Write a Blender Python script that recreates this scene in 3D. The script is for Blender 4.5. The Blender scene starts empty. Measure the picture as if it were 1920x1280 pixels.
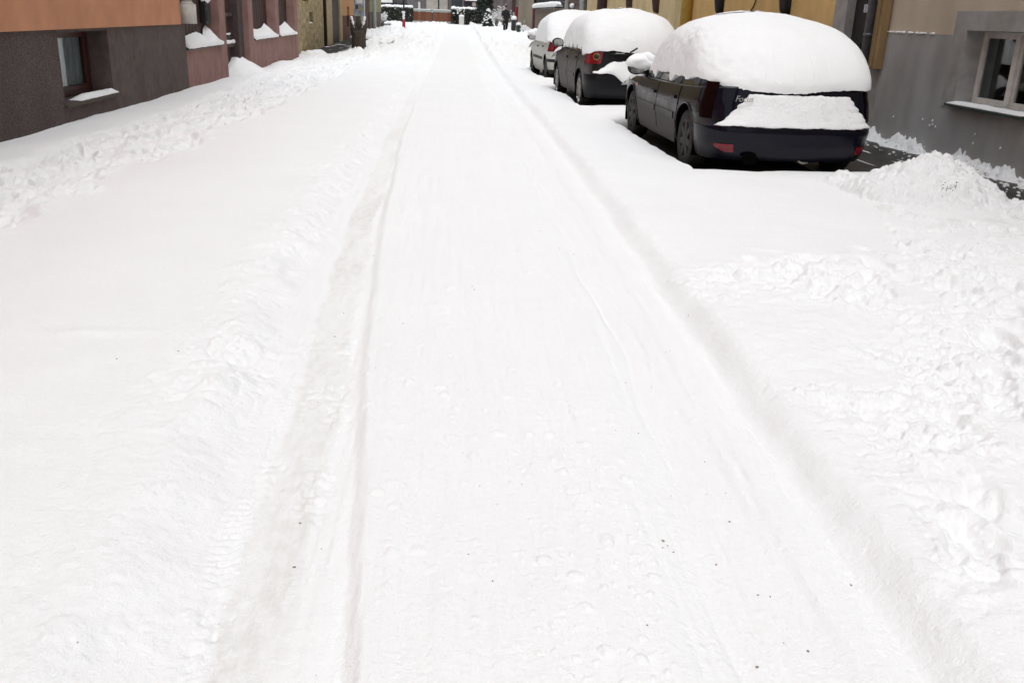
import bpy, bmesh, math, random
import numpy as np
from mathutils import Vector, Matrix, noise

random.seed(7)
C = bpy.context.scene.collection
R = math.radians
SCENE = bpy.context.scene

# ------------------------------------------------------------------ materials
def mat(name, c1, c2=None, scale=6.0, rough=0.7, bump=0.0, bscale=60.0, metal=0.0, spec=0.4,
        coat=0.0, detail=5.0, stretch=(1, 1, 1), ramp=(0.35, 0.65), bdist=0.01, stain=0.00):
    m = bpy.data.materials.new(name); m.use_nodes = True
    nt = m.node_tree; N = nt.nodes; L = nt.links
    b = N['Principled BSDF']
    b.inputs['Roughness'].default_value = rough
    b.inputs['Metallic'].default_value = metal
    b.inputs['Specular IOR Level'].default_value = spec
    b.inputs['Coat Weight'].default_value = coat
    b.inputs['Coat Roughness'].default_value = 0.08
    tc = N.new('ShaderNodeTexCoord'); mp = N.new('ShaderNodeMapping')
    mp.inputs['Scale'].default_value = stretch
    L.new(tc.outputs['Object'], mp.inputs['Vector'])
    c2 = c2 or tuple(v * 0.8 for v in c1)
    nz = N.new('ShaderNodeTexNoise'); nz.inputs['Scale'].default_value = scale; nz.inputs['Detail'].default_value = detail
    L.new(mp.outputs['Vector'], nz.inputs['Vector'])
    rp = N.new('ShaderNodeValToRGB')
    rp.color_ramp.elements[0].position = ramp[0]; rp.color_ramp.elements[1].position = ramp[1]
    rp.color_ramp.elements[0].color = (*c1, 1); rp.color_ramp.elements[1].color = (*c2, 1)
    L.new(nz.outputs['Fac'], rp.inputs['Fac'])
    colour = rp.outputs['Color']
    if stain > 0:                                  # damp runs and weathering of old render
        m2 = N.new('ShaderNodeMapping'); m2.inputs['Scale'].default_value = (0.9, 0.9, 0.42); L.new(tc.outputs['Object'], m2.inputs['Vector'])
        sn = N.new('ShaderNodeTexNoise'); sn.inputs['Scale'].default_value = 1.7; sn.inputs['Detail'].default_value = 4; sn.inputs['Roughness'].default_value = 0.5
        L.new(m2.outputs['Vector'], sn.inputs['Vector'])
        sr = N.new('ShaderNodeValToRGB'); sr.color_ramp.elements[0].position = 0.38; sr.color_ramp.elements[1].position = 0.62
        k = 1 - stain; sr.color_ramp.elements[0].color = (k, k * .985, k * .96, 1); sr.color_ramp.elements[1].color = (1, 1, 1, 1)
        L.new(sn.outputs['Fac'], sr.inputs['Fac'])
        mu = N.new('ShaderNodeMix'); mu.data_type = 'RGBA'; mu.blend_type = 'MULTIPLY'; mu.inputs['Factor'].default_value = 1.0
        L.new(colour, mu.inputs['A']); L.new(sr.outputs['Color'], mu.inputs['B']); colour = mu.outputs['Result']
    L.new(colour, b.inputs['Base Color'])
    if bump > 0:
        n2 = N.new('ShaderNodeTexNoise'); n2.inputs['Scale'].default_value = bscale; n2.inputs['Detail'].default_value = 4
        L.new(mp.outputs['Vector'], n2.inputs['Vector'])
        bp = N.new('ShaderNodeBump'); bp.inputs['Strength'].default_value = bump; bp.inputs['Distance'].default_value = bdist
        L.new(n2.outputs['Fac'], bp.inputs['Height']); L.new(bp.outputs['Normal'], b.inputs['Normal'])
    return m

def snow_mat(name, fields=False, albedo=0.87, tint=(1.0, 1.0, 1.0), coarse=0.5):
    m = bpy.data.materials.new(name); m.use_nodes = True
    nt = m.node_tree; N = nt.nodes; L = nt.links
    b = N['Principled BSDF']
    b.inputs['Roughness'].default_value = 0.75
    b.inputs['Specular IOR Level'].default_value = 0.15
    tc = N.new('ShaderNodeTexCoord')
    def nz(scale, detail=3, rough=0.6):
        n = N.new('ShaderNodeTexNoise'); n.inputs['Scale'].default_value = scale
        n.inputs['Detail'].default_value = detail; n.inputs['Roughness'].default_value = rough
        L.new(tc.outputs['Object'], n.inputs['Vector']); return n.outputs['Fac']
    mix = N.new('ShaderNodeMix'); mix.data_type = 'RGBA'
    mix.inputs['A'].default_value = (albedo * tint[0], albedo * tint[1], albedo * tint[2], 1)
    mix.inputs['B'].default_value = (0.95 * albedo * tint[0], 0.95 * albedo * tint[1], 0.96 * albedo * tint[2], 1)
    L.new(nz(1.3, 4), mix.inputs['Factor'])
    col = mix.outputs['Result']
    if fields:
        at = N.new('ShaderNodeAttribute'); at.attribute_name = 'dirt'
        m2 = N.new('ShaderNodeMix'); m2.data_type = 'RGBA'
        m2.inputs['B'].default_value = (0.62, 0.605, 0.56, 1)
        L.new(at.outputs['Fac'], m2.inputs['Factor']); L.new(col, m2.inputs['A']); col = m2.outputs['Result']
        a2 = N.new('ShaderNodeAttribute'); a2.attribute_name = 'bare'
        wet = N.new('ShaderNodeValToRGB')
        wet.color_ramp.elements[0].color = (0.018, 0.017, 0.018, 1); wet.color_ramp.elements[1].color = (0.07, 0.066, 0.062, 1)
        L.new(nz(9, 6), wet.inputs['Fac'])
        m3 = N.new('ShaderNodeMix'); m3.data_type = 'RGBA'
        L.new(a2.outputs['Fac'], m3.inputs['Factor']); L.new(col, m3.inputs['A']); L.new(wet.outputs['Color'], m3.inputs['B'])
        col = m3.outputs['Result']
    L.new(col, b.inputs['Base Color'])
    b1 = N.new('ShaderNodeBump'); b1.inputs['Strength'].default_value = coarse; b1.inputs['Distance'].default_value = 0.016
    L.new(nz(38, 5, 0.65), b1.inputs['Height'])
    b2 = N.new('ShaderNodeBump'); b2.inputs['Strength'].default_value = 0.5; b2.inputs['Distance'].default_value = 0.004
    L.new(nz(190, 3, 0.7), b2.inputs['Height']); L.new(b1.outputs['Normal'], b2.inputs['Normal'])
    L.new(b2.outputs['Normal'], b.inputs['Normal'])
    return m

def glass_mat(name, tint=(0.75, 0.8, 0.8)):
    m = bpy.data.materials.new(name); m.use_nodes = True
    nt = m.node_tree; N = nt.nodes; L = nt.links
    N.remove(N['Principled BSDF'])
    out = [n for n in N if n.type == 'OUTPUT_MATERIAL'][0]
    t = N.new('ShaderNodeBsdfTransparent'); t.inputs['Color'].default_value = (*tint, 1)
    g = N.new('ShaderNodeBsdfGlossy'); g.inputs['Roughness'].default_value = 0.03
    g.inputs['Color'].default_value = (0.9, 0.9, 0.9, 1)
    lw = N.new('ShaderNodeLayerWeight'); lw.inputs['Blend'].default_value = 0.5
    pw = N.new('ShaderNodeMath'); pw.operation = 'POWER'; pw.inputs[1].default_value = 4.0; L.new(lw.outputs['Facing'], pw.inputs[0])
    f = N.new('ShaderNodeMath'); f.operation = 'MULTIPLY_ADD'; f.inputs[1].default_value = 0.6; f.inputs[2].default_value = 0.04; L.new(pw.outputs[0], f.inputs[0])
    mx = N.new('ShaderNodeMixShader')
    L.new(f.outputs[0], mx.inputs['Fac']); L.new(t.outputs['BSDF'], mx.inputs[1]); L.new(g.outputs['BSDF'], mx.inputs[2])
    L.new(mx.outputs['Shader'], out.inputs['Surface'])
    return m

def paint_mat(name, paint, dirt, z0, z1, rough=0.22, amount=1.0):
    """car paint with a coat of dried road salt on the lower panels (real dirt with a ragged upper edge)"""
    m = bpy.data.materials.new(name); m.use_nodes = True
    nt = m.node_tree; N = nt.nodes; L = nt.links
    b = N['Principled BSDF']
    tc = N.new('ShaderNodeTexCoord'); sp = N.new('ShaderNodeSeparateXYZ'); L.new(tc.outputs['Object'], sp.inputs['Vector'])
    n = N.new('ShaderNodeTexNoise'); n.inputs['Scale'].default_value = 5; n.inputs['Detail'].default_value = 6
    L.new(tc.outputs['Object'], n.inputs['Vector'])
    ad = N.new('ShaderNodeMath'); ad.operation = 'MULTIPLY_ADD'; ad.inputs[1].default_value = 0.22
    L.new(n.outputs['Fac'], ad.inputs[0]); L.new(sp.outputs['Z'], ad.inputs[2])
    mr = N.new('ShaderNodeMapRange'); mr.inputs['From Min'].default_value = z0 + 0.11; mr.inputs['From Max'].default_value = z1 + 0.11
    mr.inputs['To Min'].default_value = amount; mr.inputs['To Max'].default_value = 0.04
    L.new(ad.outputs[0], mr.inputs['Value'])
    n2 = N.new('ShaderNodeTexNoise'); n2.inputs['Scale'].default_value = 40; n2.inputs['Detail'].default_value = 4
    L.new(tc.outputs['Object'], n2.inputs['Vector'])
    k = N.new('ShaderNodeMath'); k.operation = 'MULTIPLY_ADD'; k.inputs[1].default_value = 0.5; k.inputs[2].default_value = 0.72
    L.new(n2.outputs['Fac'], k.inputs[0])
    sn = N.new('ShaderNodeSeparateXYZ'); L.new(tc.outputs['Normal'], sn.inputs['Vector'])
    ab = N.new('ShaderNodeMath'); ab.operation = 'ABSOLUTE'; L.new(sn.outputs['X'], ab.inputs[0])
    fl = N.new('ShaderNodeMapRange'); fl.inputs['From Min'].default_value = 0.5; fl.inputs['From Max'].default_value = 0.9
    fl.inputs['To Min'].default_value = 0.10; L.new(ab.outputs[0], fl.inputs['Value'])
    k3 = N.new('ShaderNodeMath'); k3.operation = 'MULTIPLY'; L.new(k.outputs[0], k3.inputs[0]); L.new(fl.outputs['Result'], k3.inputs[1])
    k2 = N.new('ShaderNodeMath'); k2.operation = 'MULTIPLY'; k2.use_clamp = True
    L.new(mr.outputs['Result'], k2.inputs[0]); L.new(k3.outputs[0], k2.inputs[1])
    mx = N.new('ShaderNodeMix'); mx.data_type = 'RGBA'
    mx.inputs['A'].default_value = (*paint, 1); mx.inputs['B'].default_value = (*dirt, 1)
    L.new(k2.outputs[0], mx.inputs['Factor']); L.new(mx.outputs['Result'], b.inputs['Base Color'])
    rr = N.new('ShaderNodeMapRange'); rr.inputs['To Min'].default_value = rough; rr.inputs['To Max'].default_value = 0.85
    L.new(k2.outputs[0], rr.inputs['Value']); L.new(rr.outputs['Result'], b.inputs['Roughness'])
    b.inputs['Specular IOR Level'].default_value = 0.24
    return m

M = dict(
    ground=snow_mat('snow_street', True, 0.88),
    snow=snow_mat('snow_soft', False, 0.88, coarse=0.3),
    snow2=snow_mat('snow_shovelled', False, 0.86, coarse=0.8),
    asphalt=mat('wet_asphalt', (0.016, 0.015, 0.015), (0.05, 0.046, 0.042), 7, 0.45, 0.5, 50, detail=8, stretch=(3, 0.7, 1)),
    orange=mat('orange_render', (0.56, 0.265, 0.145), (0.49, 0.23, 0.128), 3, 0.9, 0.6, 90, stain=0.10),
    plinth=mat('dark_brown_render', (0.125, 0.092, 0.086), (0.046, 0.035, 0.034), 70, 0.9, 0.9, 75, detail=3, stain=0.15),
    plinth2=mat('dark_brown_render_soft', (0.115, 0.087, 0.081), (0.085, 0.065, 0.061), 9, 0.9, 0.4, 60, stain=0.17),
    pink=mat('pink_render', (0.3, 0.174, 0.156), (0.246, 0.138, 0.1248), 4, 0.9, 0.5, 80, stain=0.12),
    brownwood=mat('dark_brown_wood', (0.040, 0.016, 0.012), (0.024, 0.010, 0.008), 4, 0.6, 0.4, 30, stretch=(6, 6, 0.6)),
    gatewood=mat('gate_wood', (0.055, 0.026, 0.021), (0.034, 0.016, 0.013), 4, 0.6, 0.4, 30, stretch=(6, 6, 0.6)),
    postgrey=mat('post_brown_grey', (0.070, 0.050, 0.046), (0.045, 0.032, 0.03), 9, 0.8, 0.3),
    copinggreen=mat('coping_tin', (0.05, 0.065, 0.06), None, 6, 0.5),
    redframe=mat('oxblood_frame', (0.048, 0.010, 0.008), (0.032, 0.008, 0.007), 8, 0.45),
    curtain=mat('grey_net_curtain', (0.46, 0.47, 0.48), (0.24, 0.25, 0.26), 14, 0.9, stretch=(1, 3, 0.15)),
    white=mat('white_plastic', (0.62, 0.62, 0.58), (0.52, 0.52, 0.48), 8, 0.5),
    whitepipe=mat('white_pipe', (0.55, 0.53, 0.49), (0.44, 0.42, 0.38), 8, 0.5),
    void=mat('unlit_black', (0.003, 0.003, 0.003), None, 8, 1.0, spec=0.0),  # black without sheen: painted shade of the exhaust notch, also the underbody
    black=mat('black_matte', (0.012, 0.012, 0.013), None, 8, 0.6),
    blackmetal=mat('black_metal', (0.016, 0.015, 0.016), None, 8, 0.45),
    stone=mat('yellow_rubble_render', (0.496, 0.4, 0.232), (0.184, 0.1408, 0.08), 5.5, 0.95, 1.0, 11, detail=9, ramp=(0.32, 0.68), bdist=0.04),
    stonesmooth=mat('yellow_render', (0.442, 0.351, 0.2015), (0.325, 0.247, 0.143), 6, 0.95, 0.7, 20),
    rust=mat('rusty_plinth', (0.13, 0.062, 0.042), (0.085, 0.038, 0.028), 4, 0.9, 0.4),
    orange2=mat('ochre_orange_render', (0.5, 0.2687, 0.125), (0.4125, 0.2125, 0.09375), 3, 0.9, 0.4, stain=0.12),
    grey=mat('grey_render', (0.448, 0.439, 0.4346), (0.336, 0.3248, 0.3192), 1.6, 0.95, 0.7, 120, detail=9, stretch=(1, 1, 0.55), ramp=(0.3, 0.75), stain=0.17),
    greyframe=mat('grey_surround', (0.382, 0.3676, 0.3552), (0.3097, 0.2994, 0.2891), 7, 0.95, 0.5, 110, stain=0.12),
    tan=mat('tan_render', (0.5769, 0.4956, 0.39), (0.5119, 0.4387, 0.3445), 2, 0.95, 0.5, 130, stain=0.11),
    ochre=mat('ochre_render', (0.715, 0.4647, 0.193), (0.6292, 0.4076, 0.1645), 2, 0.95, 0.4, 110, stain=0.11),
    ochrestrip=mat('ochre_strip', (0.30, 0.20, 0.095), (0.20, 0.125, 0.055), 5, 0.8, stretch=(1, 1, 0.3)),
    pale=mat('pale_yellow_render', (0.6435, 0.522, 0.2932), (0.5434, 0.429, 0.236), 2, 0.95, 0.5, 80, stain=0.13),
    yellow=mat('yellow_pipe', (0.52, 0.33, 0.06), (0.42, 0.26, 0.05), 5, 0.6),
    greypipe=mat('zinc_pipe', (0.155, 0.152, 0.155), (0.10, 0.10, 0.105), 6, 0.5, metal=0.2),
    darkdoor=mat('dark_door', (0.014, 0.010, 0.008), (0.009, 0.007, 0.006), 6, 0.6, 0.2),
    winframe=mat('window_white_grey', (0.682, 0.649, 0.605), (0.572, 0.539, 0.5005), 8, 0.5),
    glass=glass_mat('window_glass', (0.8, 0.84, 0.84)),
    dark=mat('dark_room', (0.02, 0.02, 0.02), (0.012, 0.013, 0.012), 3, 0.95),
    room=mat('dim_room', (0.055, 0.052, 0.046), (0.03, 0.03, 0.028), 3, 0.95),
    sill=mat('sill_green_tin', (0.035, 0.05, 0.042), None, 6, 0.5),
    sillconc=mat('sill_concrete', (0.085, 0.07, 0.055), None, 20, 0.9, 0.4),
    rooftile=mat('roof_tile', (0.16, 0.07, 0.05), None, 6, 0.9),
    tyre=mat('tyre_rubber', (0.013, 0.012, 0.012), (0.03, 0.028, 0.026), 20, 0.85, 0.3),
    rimdirty=mat('dirty_wheel_cover', (0.045, 0.042, 0.04), (0.018, 0.017, 0.016), 16, 0.7),
    rimsilver=mat('silver_alloy', (0.36, 0.35, 0.33), (0.16, 0.15, 0.135), 14, 0.5, metal=0.3),
    red=mat('red_lens', (0.20, 0.004, 0.010), (0.12, 0.003, 0.006), 20, 0.15, spec=0.5),
    darkred=mat('dark_red_lens', (0.007, 0.0010, 0.0016), (0.003, 0.0008, 0.0012), 12, 0.25, spec=0.12),
    amber=mat('amber_lens', (0.45, 0.12, 0.03), None, 8, 0.2),
    lens=mat('lens_dark_centre', (0.03, 0.028, 0.016), None, 8, 0.2),
    lensring=mat('lens_gold_ring', (0.32, 0.14, 0.03), None, 8, 0.3),
    carglass=mat('car_glass', (0.013, 0.014, 0.016), (0.02, 0.021, 0.023), 3, 0.05, spec=0.7),
    mirrorglass=mat('mirror_glass', (0.55, 0.53, 0.51), None, 3, 0.12, metal=0.8),
    chrome=mat('chrome', (0.6, 0.6, 0.58), None, 8, 0.2, metal=1.0),
    plateblue=mat('plate_blue', (0.01, 0.02, 0.30), None, 8, 0.4),
    platewhite=mat('plate_white', (0.7, 0.7, 0.7), None, 8, 0.4),
    leaf=mat('dark_hedge_leaf', (0.030, 0.036, 0.026), (0.075, 0.075, 0.062), 3, 0.8),
    needle=mat('conifer_needle', (0.020, 0.030, 0.022), (0.05, 0.058, 0.045), 4, 0.8),
    bark=mat('bark', (0.070, 0.052, 0.040), (0.035, 0.026, 0.022), 6, 0.95, 0.8, 25, stretch=(4, 4, 0.7)),
    twig=mat('twig_lilac_grey', (0.243, 0.207, 0.207), (0.153, 0.126, 0.126), 6, 0.95),
    gatered=mat('brick_red_panel', (0.17, 0.050, 0.018), (0.12, 0.035, 0.014), 5, 0.7, stretch=(0.3, 1, 4)),
    galv=mat('grey_green_rail', (0.34, 0.37, 0.35), None, 8, 0.5),
    signblue=mat('blue_grey_board', (0.14, 0.185, 0.22), (0.33, 0.35, 0.36), 5, 0.5),
    poster1=mat('poster_dark', (0.05, 0.06, 0.09), None, 6, 0.6),
    poster2=mat('poster_tan', (0.36, 0.27, 0.13), None, 6, 0.6),
    poster3=mat('poster_light', (0.62, 0.60, 0.64), None, 6, 0.6),
    olive=mat('olive_render', (0.27, 0.25, 0.135), (0.21, 0.19, 0.10), 4, 0.9),
    brownwall=mat('brown_board', (0.135, 0.095, 0.075), (0.09, 0.06, 0.05), 5, 0.9, stretch=(3, 3, 0.4)),
    cloth=mat('black_coat', (0.016, 0.017, 0.019), (0.010, 0.010, 0.012), 8, 0.9),
    trousers=mat('dark_trousers', (0.012, 0.012, 0.016), None, 8, 0.9),
    skin=mat('skin', (0.42, 0.26, 0.19), None, 8, 0.6),
    capgrey=mat('dark_cap', (0.03, 0.03, 0.032), None, 8, 0.9),
    redpaint=mat('red_paint', (0.30, 0.012, 0.022), (0.22, 0.01, 0.018), 6, 0.5),
    brownpost=mat('brown_pole', (0.075, 0.038, 0.030), (0.05, 0.026, 0.022), 5, 0.8),
    weathered=mat('weathered_boards', (0.325, 0.2665, 0.195), (0.2405, 0.195, 0.143), 5, 0.95, 0.4, 30, stretch=(4, 4, 0.5)),
    weathered2=mat('brown_fence_boards', (0.222, 0.18, 0.138), (0.156, 0.126, 0.0984), 5, 0.95, 0.4, 30, stretch=(4, 4, 0.5)),
    farbeige=mat('far_beige', (0.42, 0.38, 0.34), (0.34, 0.31, 0.28), 3, 0.9),
    fardark=mat('far_dark', (0.045, 0.05, 0.058), None, 3, 0.8),
    fargrey=mat('far_grey', (0.16, 0.15, 0.15), None, 3, 0.9),
    trim=mat('dark_red_trim', (0.10, 0.022, 0.030), None, 3, 0.7),
    grit=mat('brown_grit', (0.34, 0.27, 0.20), (0.20, 0.17, 0.14), 30, 0.9),
    letter=mat('badge_silver', (0.45, 0.45, 0.44), None, 8, 0.3, metal=0.6),
)
PA = dict(
    navy=paint_mat('navy_paint', (0.0025, 0.003, 0.008), (0.088, 0.082, 0.079), 0.42, 0.70, 0.10),
    black=paint_mat('black_paint', (0.004, 0.004, 0.005), (0.15, 0.14, 0.133), 0.55, 0.95, 0.15),
    white=paint_mat('white_paint', (0.56, 0.56, 0.53), (0.34, 0.31, 0.26), 0.25, 0.75, 0.3, 0.7),
    navyrear=paint_mat('navy_bumper', (0.0025, 0.003, 0.009), (0.024, 0.023, 0.023), 0.16, 0.40, 0.15),
    blackrear=paint_mat('black_bumper', (0.005, 0.005, 0.007), (0.02, 0.019, 0.02), 0.20, 0.45, 0.35),
)

# ------------------------------------------------------------------ mesh helpers
def link(o, parent=None):
    C.objects.link(o)
    if parent is not None: o.parent = parent
    return o

def tag(o, label=None, cat=None, group=None, kind=None):
    if label: o['label'] = label
    if cat: o['category'] = cat
    if group: o['group'] = group
    if kind: o['kind'] = kind
    return o

def empty(name, loc, rz=0.0, label=None, cat=None, group=None):
    o = bpy.data.objects.new(name, None); C.objects.link(o)
    o.location = loc; o.rotation_euler = (0, 0, rz); o.empty_display_size = 0.2
    return tag(o, label, cat, group)

def mesh(name, v, f, m, parent=None, smooth=False, mats=None):
    me = bpy.data.meshes.new(name)
    me.from_pydata([tuple(map(float, p)) for p in v], [], [tuple(map(int, q)) for q in f]); me.update()
    for mm in (mats or [m]): me.materials.append(mm)
    if smooth:
        me.polygons.foreach_set('use_smooth', [True] * len(me.polygons))
    return link(bpy.data.objects.new(name, me), parent)

class MB:
    def __init__(s): s.v = []; s.f = []
    def add(s, v, f):
        n = len(s.v); s.v += [tuple(p) for p in v]; s.f += [tuple(i + n for i in q) for q in f]; return s
    def box(s, x0, x1, y0, y1, z0, z1, bev=0.0, rot=None, at=None):
        if bev > 0:
            bm = bmesh.new(); bmesh.ops.create_cube(bm, size=1)
            for p in bm.verts: p.co = Vector(((x0 + x1) / 2 + p.co.x * (x1 - x0), (y0 + y1) / 2 + p.co.y * (y1 - y0), (z0 + z1) / 2 + p.co.z * (z1 - z0)))
            bmesh.ops.bevel(bm, geom=bm.edges[:], offset=bev, segments=2, affect='EDGES', profile=0.6)
            bm.verts.index_update()
            v = [tuple(p.co) for p in bm.verts]; f = [[q.index for q in g.verts] for g in bm.faces]; bm.free()
        else:
            v = [(x, y, z) for z in (z0, z1) for y in (y0, y1) for x in (x0, x1)]
            f = [(0, 2, 3, 1), (4, 5, 7, 6), (0, 1, 5, 4), (2, 6, 7, 3), (0, 4, 6, 2), (1, 3, 7, 5)]
        if rot is not None: v = [tuple(rot @ Vector(p)) for p in v]
        if at is not None: v = [(p[0] + at[0], p[1] + at[1], p[2] + at[2]) for p in v]
        return s.add(v, f)
    def tube(s, pts, rad, n=10, cap=True):
        pts = [Vector(p) for p in pts]
        if not hasattr(rad, '__len__'): rad = [rad] * len(pts)
        vs = []; 
        for i, p in enumerate(pts):
            d = (pts[min(i + 1, len(pts) - 1)] - pts[max(i - 1, 0)]).normalized()
            a = Vector((0, 0, 1)) if abs(d.z) < 0.9 else Vector((1, 0, 0))
            u = d.cross(a).normalized(); w = d.cross(u)
            for k in range(n):
                t = 2 * math.pi * k / n
                vs.append(p + (u * math.cos(t) + w * math.sin(t)) * rad[i])
        f = []
        for i in range(len(pts) - 1):
            for k in range(n):
                f.append((i * n + k, i * n + (k + 1) % n, (i + 1) * n + (k + 1) % n, (i + 1) * n + k))
        if cap:
            f.append(tuple(range(n - 1, -1, -1))); f.append(tuple(range((len(pts) - 1) * n, len(pts) * n)))
        return s.add(vs, f)
    def lathe(s, prof, centre, axis='x', n=32):
        vs = []
        for (r, h) in prof:
            for k in range(n):
                t = 2 * math.pi * k / n; a, b = r * math.cos(t), r * math.sin(t)
                p = (h, a, b) if axis == 'x' else (a, b, h)
                vs.append((p[0] + centre[0], p[1] + centre[1], p[2] + centre[2]))
        f = []
        for i in range(len(prof) - 1):
            for k in range(n): f.append((i * n + k, i * n + (k + 1) % n, (i + 1) * n + (k + 1) % n, (i + 1) * n + k))
        return s.add(vs, f)
    def blob(s, c, r, sub=2, rough=0.25, seed=0, flat=1.0, freq=1.6):
        bm = bmesh.new(); bmesh.ops.create_icosphere(bm, subdivisions=sub, radius=1)
        bm.verts.index_update()
        v = []
        for p in bm.verts:
            q = p.co.copy(); d = 1 + rough * noise.noise(q * freq + Vector((seed * 3.1, seed * 1.7, seed)))
            if hasattr(r, '__len__'): v.append((c[0] + q.x * r[0] * d, c[1] + q.y * r[1] * d, c[2] + q.z * r[2] * d))
            else: v.append((c[0] + q.x * r * d, c[1] + q.y * r * d, c[2] + q.z * r * d * flat))
        f = [[q.index for q in g.verts] for g in bm.faces]; bm.free()
        return s.add(v, f)
    def build(s, name, m, parent=None, smooth=False):
        return mesh(name, s.v, s.f, m, parent, smooth)

def wall(mb, face_x, back_x, y0, y1, z0, z1, holes=()):
    """wall slab in the plane x = face_x with real openings (ya, yb, za, zb)"""
    ys = sorted({y0, y1, *[h[0] for h in holes], *[h[1] for h in holes]}); ys = [y for y in ys if y0 <= y <= y1]
    zs = sorted({z0, z1, *[h[2] for h in holes], *[h[3] for h in holes]}); zs = [z for z in zs if z0 <= z <= z1]
    for i in range(len(ys) - 1):
        run = None
        for j in range(len(zs) - 1):
            ym, zm = (ys[i] + ys[i + 1]) / 2, (zs[j] + zs[j + 1]) / 2
            if any(h[0] < ym < h[1] and h[2] < zm < h[3] for h in holes): continue
            mb.box(min(face_x, back_x), max(face_x, back_x), ys[i], ys[i + 1], zs[j], zs[j + 1])
    return mb

# ------------------------------------------------------------------ vectorised noise
def _h(ix, iy, s):
    h = (ix.astype(np.int64) * 374761393 + iy.astype(np.int64) * 668265263 + s * 974634777) & 0xffffffff
    h = ((h ^ (h >> 13)) * 1274126177) & 0xffffffff
    h = ((h ^ (h >> 16)) * 2246822519) & 0xffffffff
    return (h ^ (h >> 15)) & 0xffffffff
def _r(ix, iy, s): return _h(ix, iy, s).astype(np.float64) / 4294967296.0
def perlin(x, y, s=0):
    xi = np.floor(x); yi = np.floor(y); fx = x - xi; fy = y - yi
    u = fx * fx * fx * (fx * (fx * 6 - 15) + 10); v = fy * fy * fy * (fy * (fy * 6 - 15) + 10)
    def g(dx, dy):
        a = _r(xi + dx, yi + dy, s) * 2 * math.pi
        return np.cos(a) * (fx - dx) + np.sin(a) * (fy - dy)
    a = g(0, 0) * (1 - u) + g(1, 0) * u; b = g(0, 1) * (1 - u) + g(1, 1) * u
    return (a * (1 - v) + b * v) * 1.4
def fbm(x, y, s=0, o=4, gain=0.5):
    t = 0; a = 1.0
    for i in range(o): t = t + a * perlin(x * 2 ** i + 17.3 * i, y * 2 ** i - 9.1 * i, s + i); a *= gain
    return t
def lumps(x, y, cell, s=0, dens=0.8, rmin=0.25, rmax=0.6):
    X = x / cell; Y = y / cell; xi = np.floor(X); yi = np.floor(Y); out = np.zeros_like(X)
    for dx in (-1, 0, 1):
        for dy in (-1, 0, 1):
            cx = xi + dx; cy = yi + dy
            px = cx + _r(cx, cy, s); py = cy + _r(cx, cy, s + 1)
            r = rmin + (rmax - rmin) * _r(cx, cy, s + 2) ** 2
            r = np.where(_r(cx, cy, s + 3) < dens, r, 0)
            d2 = (X - px) ** 2 + (Y - py) ** 2
            out = np.maximum(out, np.sqrt(np.maximum(r * r - d2, 0)))
    return out * cell
def ss(a, b, x):
    t = np.clip((x - a) / (b - a), 0, 1); return t * t * (3 - 2 * t)

# ------------------------------------------------------------------ the snow-covered street
def rise(y):
    return np.interp(y, [-50, 30, 45, 62, 86, 110, 400], [0, 0, 0.12, 0.32, 0.44, 0.5, 0.8])

PAVE = (4.95, 5.95, 3.0, 60.0)          # x0, x1, y0, y1 of the swept pavement on the right
CARS = []                                # (x, y, yaw, half width, length)

def in_car(x, y, car, grow=0.0):
    cx, cy, rz, hw, Ln = car
    c, s = math.cos(-rz), math.sin(-rz)
    lx = (x - cx) * c - (y - cy) * s; ly = (x - cx) * s + (y - cy) * c
    return np.maximum(np.abs(lx) - hw, np.maximum(-ly, ly - Ln)) - grow      # signed distance

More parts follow.
